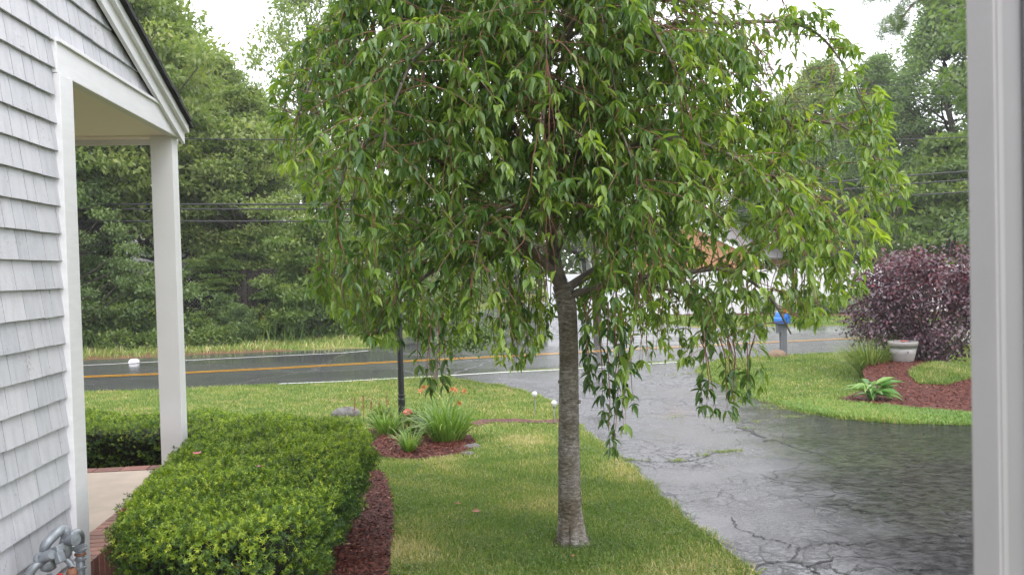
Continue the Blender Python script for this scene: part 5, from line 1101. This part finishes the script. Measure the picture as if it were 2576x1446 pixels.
# dark lattice fence
lA = P(465, 800, 28.5); lB = P(775, 790, 28.5); lA[2] = lB[2] = gh(28); lv = lB - lA; LL_ = np.linalg.norm(lv[:2]); ld = lv / LL_; t = thing('lattice_fence', lA, 'dark brown diamond lattice fence under the vines', 'fence'); lh = 1.55; ln_ = np.array([-ld[1], ld[0], 0])
for i in range(2):
    w2 = LL_ / 2; a0 = lA + ld * w2 * i + hz * .85; m = MB(); st = .135
    for sg in (-1, 1):
        k = -lh
        while k < w2 + lh:
            # line u = k + sg * z
            zs = []
            z0_, z1_ = 0, lh; u0_, u1_ = (k, k + lh) if sg > 0 else (k, k - lh)
            def clipu(u0_, z0_, u1_, z1_):
                du = u1_ - u0_
                tt0 = max(0, min((0 - u0_) / du, (w2 - u0_) / du)); tt1 = min(1, max((0 - u0_) / du, (w2 - u0_) / du)); return tt0, tt1
            a1_, b1_ = clipu(u0_, 0, u1_, lh)
            if b1_ > a1_ + .01:
                p0 = a0 + ld * (u0_ + (u1_ - u0_) * a1_) + hz * lh * a1_; p1 = a0 + ld * (u0_ + (u1_ - u0_) * b1_) + hz * lh * b1_
                dd = nrm(p1 - p0); m.box((p0 + p1) / 2 + ln_ * .012 * sg, (np.linalg.norm(p1 - p0), .01, .055), dd, ln_)
            k += st
    m.box(a0 + ld * w2 / 2 + hz * lh, (w2, .06, .08), ld, ln_); m.box(a0 + ld * w2 / 2, (w2, .06, .08), ld, ln_); m.build('lattice_panel', M['brown_wood'], t)
for i in range(3):
    m = MB(); m.box(lA + ld * LL_ / 2 * i + hz * 1.25, (.11, .11, 2.5), ld, ln_); m.build('fence_post', M['brown_wood'], t)
m = MB(); m.box(lA + ld * LL_ / 2 + ln_ * 2.2 + hz * 1.1, (LL_ * 1.1, .1, 2.2), ld, ln_); tag(m.build('garden_wall', M['tan'], None), 'tan board wall seen through the dark lattice', 'wall')
# utility pole and wires
def pole_thing(x, Y, top, label, visx=None):
    b_ = np.array([P(x, 700, Y)[0], Y, gh(Y)]); t = thing('utility_pole', b_, label, 'utility pole'); m = MB(); m.lathe(b_, [(.15, 0), (.11, top)], 14); m.build('pole', M['pole_wood'], t, smooth=True)
    m = MB(); m.box(b_ + hz * (top - .8), (2.2, .10, .12)); m.build('crossarm', M['pole_wood'], t); return b_
pole_thing(1500, 27.5, 12.5, 'weathered wooden utility pole behind the cherry crown')
for i, (l, r_, rad, lab) in enumerate((((-400, 513), (560, 515), (800, 514), (1500, 511)), ((1500, 511), (2295, 441), (2440, 432), (3300, 380)), ((-400, 526), (560, 527), (800, 526), (1500, 527)), ((1500, 527), (2295, 462), (2440, 450), (3300, 395)), ((-400, 556), (560, 557), (800, 557), (1500, 560)), ((1500, 560), (2295, 491), (2440, 484), (3300, 440)), ((-400, 352), (560, 351), (800, 355), (1500, 362)), ((1500, 362), (2240, 352), (2440, 343), (3300, 310)))):
    pass
WI = [(((-400, 513, 24.5), (800, 514, 26.5), (1500, 511, 27.5), (2300, 441, 29), (3300, 372, 31)), .040, 'uppermost of the three thick black lines over the road'),
      (((-400, 528, 24.5), (800, 526, 26.5), (1500, 530, 27.5), (2300, 462, 29), (3300, 392, 31)), .034, 'middle of the three thick black lines over the road'),
      (((-400, 557, 24.5), (800, 557, 26.5), (1500, 562, 27.5), (2300, 491, 29), (3300, 440, 31)), .034, 'lowest of the three thick black lines over the road'),
      (((-400, 346, 24.5), (560, 350, 26), (1500, 362, 27.5), (2300, 350, 29), (3300, 312, 31)), .022, 'single thin power line above the three thick ones'),
      (((1500, 225, 27.5), (2200, 243, 29), (2440, 243, 29.5), (3300, 240, 31)), .013, 'lower of the two hair thin wires before the right trees'),
      (((1500, 190, 27.5), (2200, 213, 29), (2440, 213, 29.5), (3300, 210, 31)), .013, 'upper of the two hair thin wires before the right trees')]
for pts, rad, lab in WI:
    m = MB(); m.tube(curve([P(*p) for p in pts], 8), rad * .8, 6); tag(m.build('power_line', M['wire'], None), lab, 'power line', 'power lines along the road')

# ------------------------------------------------------------------ trees
def tree_mesh(name, seed, h, rx, ry, base_frac, nclump, per, L, mat, trunk_r, T=DIA_T, TF=DIA_F, asp=.5, csz=.55, top_taper=.6, flat=.6, bark='bark_dark', needle=False, hollow=.3):
    """returns a hidden-free prototype rooted at the origin: trunk (with limbs) and crown"""
    g = np.random.default_rng(seed); m = MB(); hb = h * base_frac; lean = g.normal(0, .02, 2) * h
    tp_ = [np.array([lean[0] * t, lean[1] * t, h * t * .85]) + np.append(g.normal(0, .01 * h, 2) * (t > 0), 0) for t in np.linspace(0, 1, 7)]; m.tube(tp_, [trunk_r * (1 - .85 * t) * (1.25 if t == 0 else 1) for t in np.linspace(0, 1, 7)], 10)
    cl = []
    for i in range(nclump):
        t = g.random() ** .85; z = hb + (h - hb) * t; prof_ = math.sin(math.pi * min(1, (t * .92 + .12)) ** .8) ** .75 if top_taper else 1; prof_ = max(.12, prof_)
        a = g.uniform(0, 2 * math.pi); k = hollow + (1 - hollow) * g.random() ** .5; lb = 1 + .22 * math.sin(3 * a + seed + z) + .15 * math.sin(5 * a - z * 1.7)
        cc = np.array([math.cos(a) * rx * k * prof_ * lb + lean[0], math.sin(a) * ry * k * prof_ * lb + lean[1], z + g.normal(0, .2)]); cl.append(cc)
        if i % 3 == 0:
            zt = max(hb * .7, z - np.hypot(cc[0], cc[1]) * .6); s_ = np.array([lean[0] * zt / h, lean[1] * zt / h, min(zt, h * .8)]); md = (s_ + cc) / 2 + np.array([0, 0, -.12 * h * .1]) + g.normal(0, .12, 3)
            rl = trunk_r * .34 * (1 - .6 * t); m.tube([s_, md, cc], [rl, rl * .6, rl * .2], 6)
    cl = np.array(cl); N = nclump * per; ci = np.repeat(np.arange(nclump), per); sz = g.uniform(.6, 1.3, nclump)[ci][:, None] * csz
    u = nrm(g.normal(0, 1, (N, 3))) * (g.random((N, 1)) ** .45); pos = cl[ci] + u * sz * np.array([1.15, 1.15, flat])
    ct = g.uniform(.25, .75, nclump)[ci]; tn = np.clip(ct + g.normal(0, .16, N) + .12 * u[:, 2], 0, 1)
    d = nrm(u + g.normal(0, .7, (N, 3)) + np.array([0, 0, -.1])); nn = g.normal(0, .7, (N, 3)) + np.array([0, 0, .9]); LL = L * g.uniform(.6, 1.3, N)
    V, Fs, tn = cards(pos, d, nn, LL, LL * asp, T, TF, tn)
    t = thing(name, (0, 0, 0), 'x', 'tree'); m.build('trunk', M[bark], t, smooth=True); new_obj('crown', np_mesh('crown', V, Fs, tn), M[mat], t)
    return t
used = set()
def place(proto, name, x, Y, rz, sc_, label, cat='tree', group=None, z=None):
    if proto.name not in used: used.add(proto.name); o = proto
    else: o = copy_tree(proto, (0, 0, 0))
    o.location = (float(P(x, 700, Y)[0]), Y, float(gh(Y)) if z is None else z); o.rotation_euler = (0, 0, rz); o.scale = (sc_,) * 3 if np.isscalar(sc_) else sc_
    o['label'] = label; o['category'] = cat
    if group: o['group'] = group
    return o
oakA = tree_mesh('oak_tree', 71, 11.5, 3.3, 3.0, .28, 300, 150, .155, 'oak_leaf', .24, csz=.52, flat=.42, hollow=.45)
oakB = tree_mesh('oak_tree', 72, 10.0, 3.2, 3.0, .28, 270, 150, .155, 'oak_leaf', .2, csz=.54, flat=.42, hollow=.45)
oakC = tree_mesh('dark_tree', 73, 10.5, 3.0, 3.0, .10, 290, 140, .15, 'dark_leaf', .24, csz=.52, flat=.45, hollow=.4)
airy = tree_mesh('airy_oak', 74, 12, 3.0, 2.6, .35, 120, 95, .17, 'oak_leaf', .17, csz=.5, hollow=.2)
under = tree_mesh('understory_tree', 75, 3.6, 1.9, 1.6, .12, 80, 170, .13, 'bright_leaf', .06, csz=.42, flat=.28)
bush = tree_mesh('wild_bush', 76, 2.0, 1.3, 1.1, .02, 50, 130, .12, 'dark_leaf', .04, csz=.34)
bushl = tree_mesh('wild_bush', 77, 1.5, 1.1, .9, .02, 44, 120, .11, 'bright_leaf', .04, csz=.28)
G1 = 'trees in the woods across the road'
def topy(Y, ypx): return (705 - ypx) / F * Y + CAMZ + .4
# (proto, natural height, x, Y, top pixel y, rotation, label)
TL = [(oakA, 11.5, 200, 27, -300, .4, 'tall oak behind the porch opening, leftmost in the wood'),
      (oakB, 10.0, 300, 29, -160, 1.9, 'tall oak rising behind the white porch post'),
      (oakA, 11.5, 120, 31, -300, 3.0, 'tall oak mostly hidden by the shingled wall'),
      (oakB, 10.0, 410, 33, 20, 4.2, 'oak whose crown edges the open sky right of the roof rake'),
      (oakA, 11.5, 560, 35, 160, 5.4, 'rounded oak crown right of the porch post below the sky'),
      (oakB, 10.0, 640, 31, 245, .9, 'lower oak crown beside the left edge of the cherry'),
      (oakC, 10.5, 175, 25.5, 330, 2.2, 'dark leaning tree under the porch soffit'),
      (oakC, 10.5, 560, 38, 260, 1.2, 'dark tree filling in behind the oaks'),
      (oakC, 10.5, 760, 36, 330, 3.3, 'dark tree behind the left edge of the cherry crown'),
      (airy, 12, 790, 42, -80, .7, 'tall airy oak showing above the upper left of the cherry'),
      (airy, 12, 900, 46, 20, 2.7, 'airy oak behind the upper left cherry branches'),
      (oakB, 10.0, 960, 50, 330, 2.5, 'oak behind the left half of the cherry crown'),
      (oakA, 11.5, 1130, 54, 300, 4.0, 'oak behind the cherry, left of its stem'),
      (oakC, 10.5, 1300, 58, 400, .2, 'dark tree behind the cherry fork'),
      (oakB, 10.0, 1470, 60, 340, 1.4, 'oak behind the cherry, right of its stem'),
      (oakC, 10.5, 1640, 62, 330, 5.0, 'dark tree behind the neighbour roof'),
      (oakA, 11.5, 1800, 64, 350, 2.9, 'oak behind the orange clapboard house'),
      (oakC, 10.5, 1960, 58, 300, 3.9, 'dark tree at the right rear of the orange house'),
      (oakB, 10.0, 2080, 52, 215, .3, 'oak showing under the arching cherry bough'),
      (oakC, 10.5, 2200, 46, 210, 4.4, 'dark tree left of the tallest right hand tree'),
      (oakC, 10.5, 2400, 42, 60, 1.0, 'tallest dense tree beside the door frame'),
      (oakC, 10.5, 2590, 40, -40, 2.4, 'dense tree partly hidden by the door frame'),
      (oakC, 10.5, 2800, 19, -420, 3.6, 'dark tree beyond the door frame, outside the picture edge'),
      (oakB, 10.0, 2260, 50, 300, 5.7, 'oak low behind the purple shrub')]
for pr, nh, x, Y, ty, rz, lab in TL:
    s_ = topy(Y, ty) / nh; place(pr, 'oak', x, Y, rz, (max(s_, .75) * .85 if s_ > 1 else max(s_, .55) * 1.12, max(s_, .7), s_), lab, 'tree', G1)
for (pr, nh, x, Y, ty, rz, lab) in ((under, 3.6, 800, 27.3, 560, .3, 'bright green layered understory tree beside the cherry edge'), (under, 3.6, 610, 29.5, 590, 2.0, 'green understory tree behind the lattice fence'), (under, 3.6, 560, 28.3, 668, 4.2, 'vine covered bush growing over the lattice'), (under, 3.6, 800, 29, 600, 5.1, 'green understory tree hidden behind the cherry leaves'), (under, 3.6, 2390, 38, 400, 1.2, 'bright green bough tree by the door frame'), (under, 3.6, 270, 27.5, 620, 3.1, 'understory tree seen through the porch opening'), (under, 3.6, 1000, 32, 610, 3.6, 'understory tree behind the lamp post'), (under, 3.6, 1180, 40, 630, .6, 'understory tree by the side street bend')):
    s_ = topy(Y, ty) / nh
    if x == 560: place(pr, 'u', x, Y, rz, (.95, .35, .42), lab, 'vine', 'understory trees at the wood edge', z=1.15)
    else: place(pr, 'u', x, Y, rz, (max(s_ * .9, .8), s_, s_), lab, 'tree', 'understory trees at the wood edge')
bx_ = [(240, 26.2, 1.3, 'left of the porch post, first'), (330, 25.9, 1.2, ''), (420, 26.3, 1.2, ''), (500, 26.0, .62, ''), (590, 26.2, .62, ''), (680, 26.4, .6, ''), (760, 27, .8, ''), (850, 27.6, 1.0, ''), (930, 29, 1.1, ''), (1030, 33, 1.2, ''), (150, 26, 1.4, '')]
WH = ['under the soffit opening beside the wall trim', 'in the middle of the porch opening', 'directly behind the white porch post', 'just right of the porch post', 'below the lattice fence', 'below the bright understory tree', 'left of the tan roadside grasses', 'behind the hanging cherry leaves', 'behind the lamp post top', 'at the corner of the side street', 'behind the shingled wall end']
for i, (x, Y, s_, _) in enumerate(bx_):
    place(bush if i % 2 == 0 else bushl, 'b', x, Y, i * 1.3, s_, ('dark' if i % 2 == 0 else 'light') + ' green wild bush ' + WH[i], 'bush', 'wild bushes along the wood edge')
for i, (x, y, lab) in enumerate(((420, 877, 'low leafy weed left of the porch post on the verge'), (520, 872, 'leafy roadside weed right of the porch post'), (560, 868, 'second leafy roadside weed right of the porch post'), (670, 852, 'yellowing weed stem on the road bank'), (300, 880, 'leafy weed under the porch opening'))):
    q = G(x, y); leafball('roadside_weed', q, (.55, .4, .30) if i != 3 else (.18, .18, .42), 700 if i != 3 else 260, .11, M['bright_leaf'] if i != 3 else M['petal_yellow'], lab, 'weed', 80 + i, T=DIA_T, TF=DIA_F, group='weeds on the far road bank')
# planting along the white fence
for i, (x, kind) in enumerate(((1560, 0), (1640, 1), (1720, 2), (1790, 0), (1860, 1), (1925, 0), (1985, 1), (2045, 0), (2100, 1), (2150, 0))):
    lab = ['leftmost', 'second from left', 'third from left', 'fourth from left', 'fifth from left', 'left of the mailbox', 'right of the mailbox', 'third from right', 'second from right', 'rightmost'][i]
    q = G(x, 788)
    if kind == 1: clump('border_grass', q, 110, .95, .035, M['stripe_leaf'], 'fountain grass before the white fence, ' + lab + ' in the border', 'ornamental grass', 90 + i, .15, 1.2, group='border plants along the white fence')
    else: leafball('border_shrub', q, (.62, .5, .42) if kind == 0 else (.8, .6, .7), 1100, .10, M['bright_leaf'] if i % 4 else M['dark_leaf'], 'leafy shrub before the white fence, ' + lab + ' in the border', 'shrub', 90 + i, group='border plants along the white fence')
for x, y, lab in ((1806, 776, 'orange yellow daylily bloom in the border left of the mailbox'), (2092, 760, 'yellow bloom in the fence border right of the mailbox')):
    petal_flower('border_flower', P(x, y, 33), 8, .10, M['petal_yellow'], lab, 'flower', .3, 7)
# pine bough hanging into the top right
pb_ = np.array([P(2560, 700, 17)[0], 17.0, float(gh(17))]); t = thing('pine_tree', pb_, 'pine tree whose needled bough hangs into the top right sky', 'tree'); g = np.random.default_rng(99); m = MB()
m.tube([pb_, pb_ + hz * 5, pb_ + hz * 11], [.25, .2, .1], 10); m.build('trunk', M['bark_dark'], t, smooth=True)
PP = []; m = MB()
for pts in ([(2540, -60), (2440, -20), (2350, -10), (2280, 20), (2235, 60)], [(2350, -10), (2290, -20), (2230, -15), (2195, -5)], [(2300, 8), (2270, 45), (2260, 70), (2215, 85)], [(2540, -60), (2500, 0), (2440, 14), (2380, 22)], [(2400, -60), (2330, -45), (2260, -30)]):
    c = curve([P(x, y, 17 + g.normal(0, .2)) for x, y in pts], 8); m.tube(c, [.03 - .026 * i / (len(c) - 1) for i in range(len(c))], 5)
    if pts[2][0] != 2440: PP += c[len(c) // 3:]
m.build('boughs', M['limb'], t); pcg = np.random.default_rng(98); pn = 120; u_ = nrm(pcg.normal(0, 1, (pn, 3))) * pcg.uniform(.3, 1, (pn, 1)) ** .6
cc_ = P(2480, -420, 17)[None] + u_ * np.array([2.5, 2.2, 2.9]); ci_ = np.repeat(np.arange(pn), 150); ps_ = cc_[ci_] + pcg.normal(0, 1, (len(ci_), 3)) * np.array([.34, .34, .20])
card_obj('crown', M['dark_leaf'], t, ps_, pcg.normal(0, 1, (len(ci_), 3)), pcg.normal(0, 1, (len(ci_), 3)), pcg.uniform(.10, .18, len(ci_)), .045, DIA_T, DIA_F, pcg.uniform(.1, .7, len(ci_)))
PP = np.array(PP); nf = 330; ctr = PP[g.integers(0, len(PP), nf)] + g.normal(0, .10, (nf, 3)); K = 26; pos = np.repeat(ctr, K, 0)
card_obj('needles', M['dark_leaf'], t, pos, g.normal(0, 1, (nf * K, 3)) + np.array([0, 0, .3]), g.normal(0, 1, (nf * K, 3)), g.uniform(.08, .14, nf * K), .008, DIA_T, DIA_F, g.uniform(.2, .8, nf * K))
# distant woods as one mass
g = np.random.default_rng(101); N = 52000; xs = g.uniform(-60, 75, N); base_h = 7.4 + 1.6 * np.sin(xs * .31) + 1.2 * np.sin(xs * .83 + 1) + .6 * np.sin(xs * 2.1)
zz = base_h * g.random(N) ** .8; Yd = 70 + g.uniform(0, 5, N) - 6 * (xs < -18) ; pos = np.stack([xs, Yd, zz - .4], 1)
V, Fs, tn = cards(pos, g.normal(0, 1, (N, 3)), g.normal(0, .7, (N, 3)) + np.array([0, -.5, .7]), g.uniform(.35, .8, N), g.uniform(.25, .5, N), DIA_T, DIA_F, np.clip(.45 + .2 * np.sin(xs * 1.9) + g.normal(0, .15, N), 0, 1))
tag(new_obj('distant_woods', np_mesh('distant_woods', V, Fs, tn), M['dark_leaf']), 'far off wood closing the view behind the houses', 'woods', None, 'stuff')

hb_ = MB(); hb_.box((0, 80, 9.0), (299, 219, 21)); hm = bpy.data.materials.new('haze_air'); hm.use_nodes = True; ht_ = hm.node_tree; ht_.nodes.remove(ht_.nodes['Principled BSDF'])
pv = ht_.nodes.new('ShaderNodeVolumePrincipled'); pv.inputs['Color'].default_value = (.93, .95, 1, 1); pv.inputs['Density'].default_value = .0009; ht_.links.new(pv.outputs[0], ht_.nodes['Material Output'].inputs['Volume'])
tag(hb_.build('haze', hm, None), 'thin rainy haze in the air', 'haze', None, 'stuff')
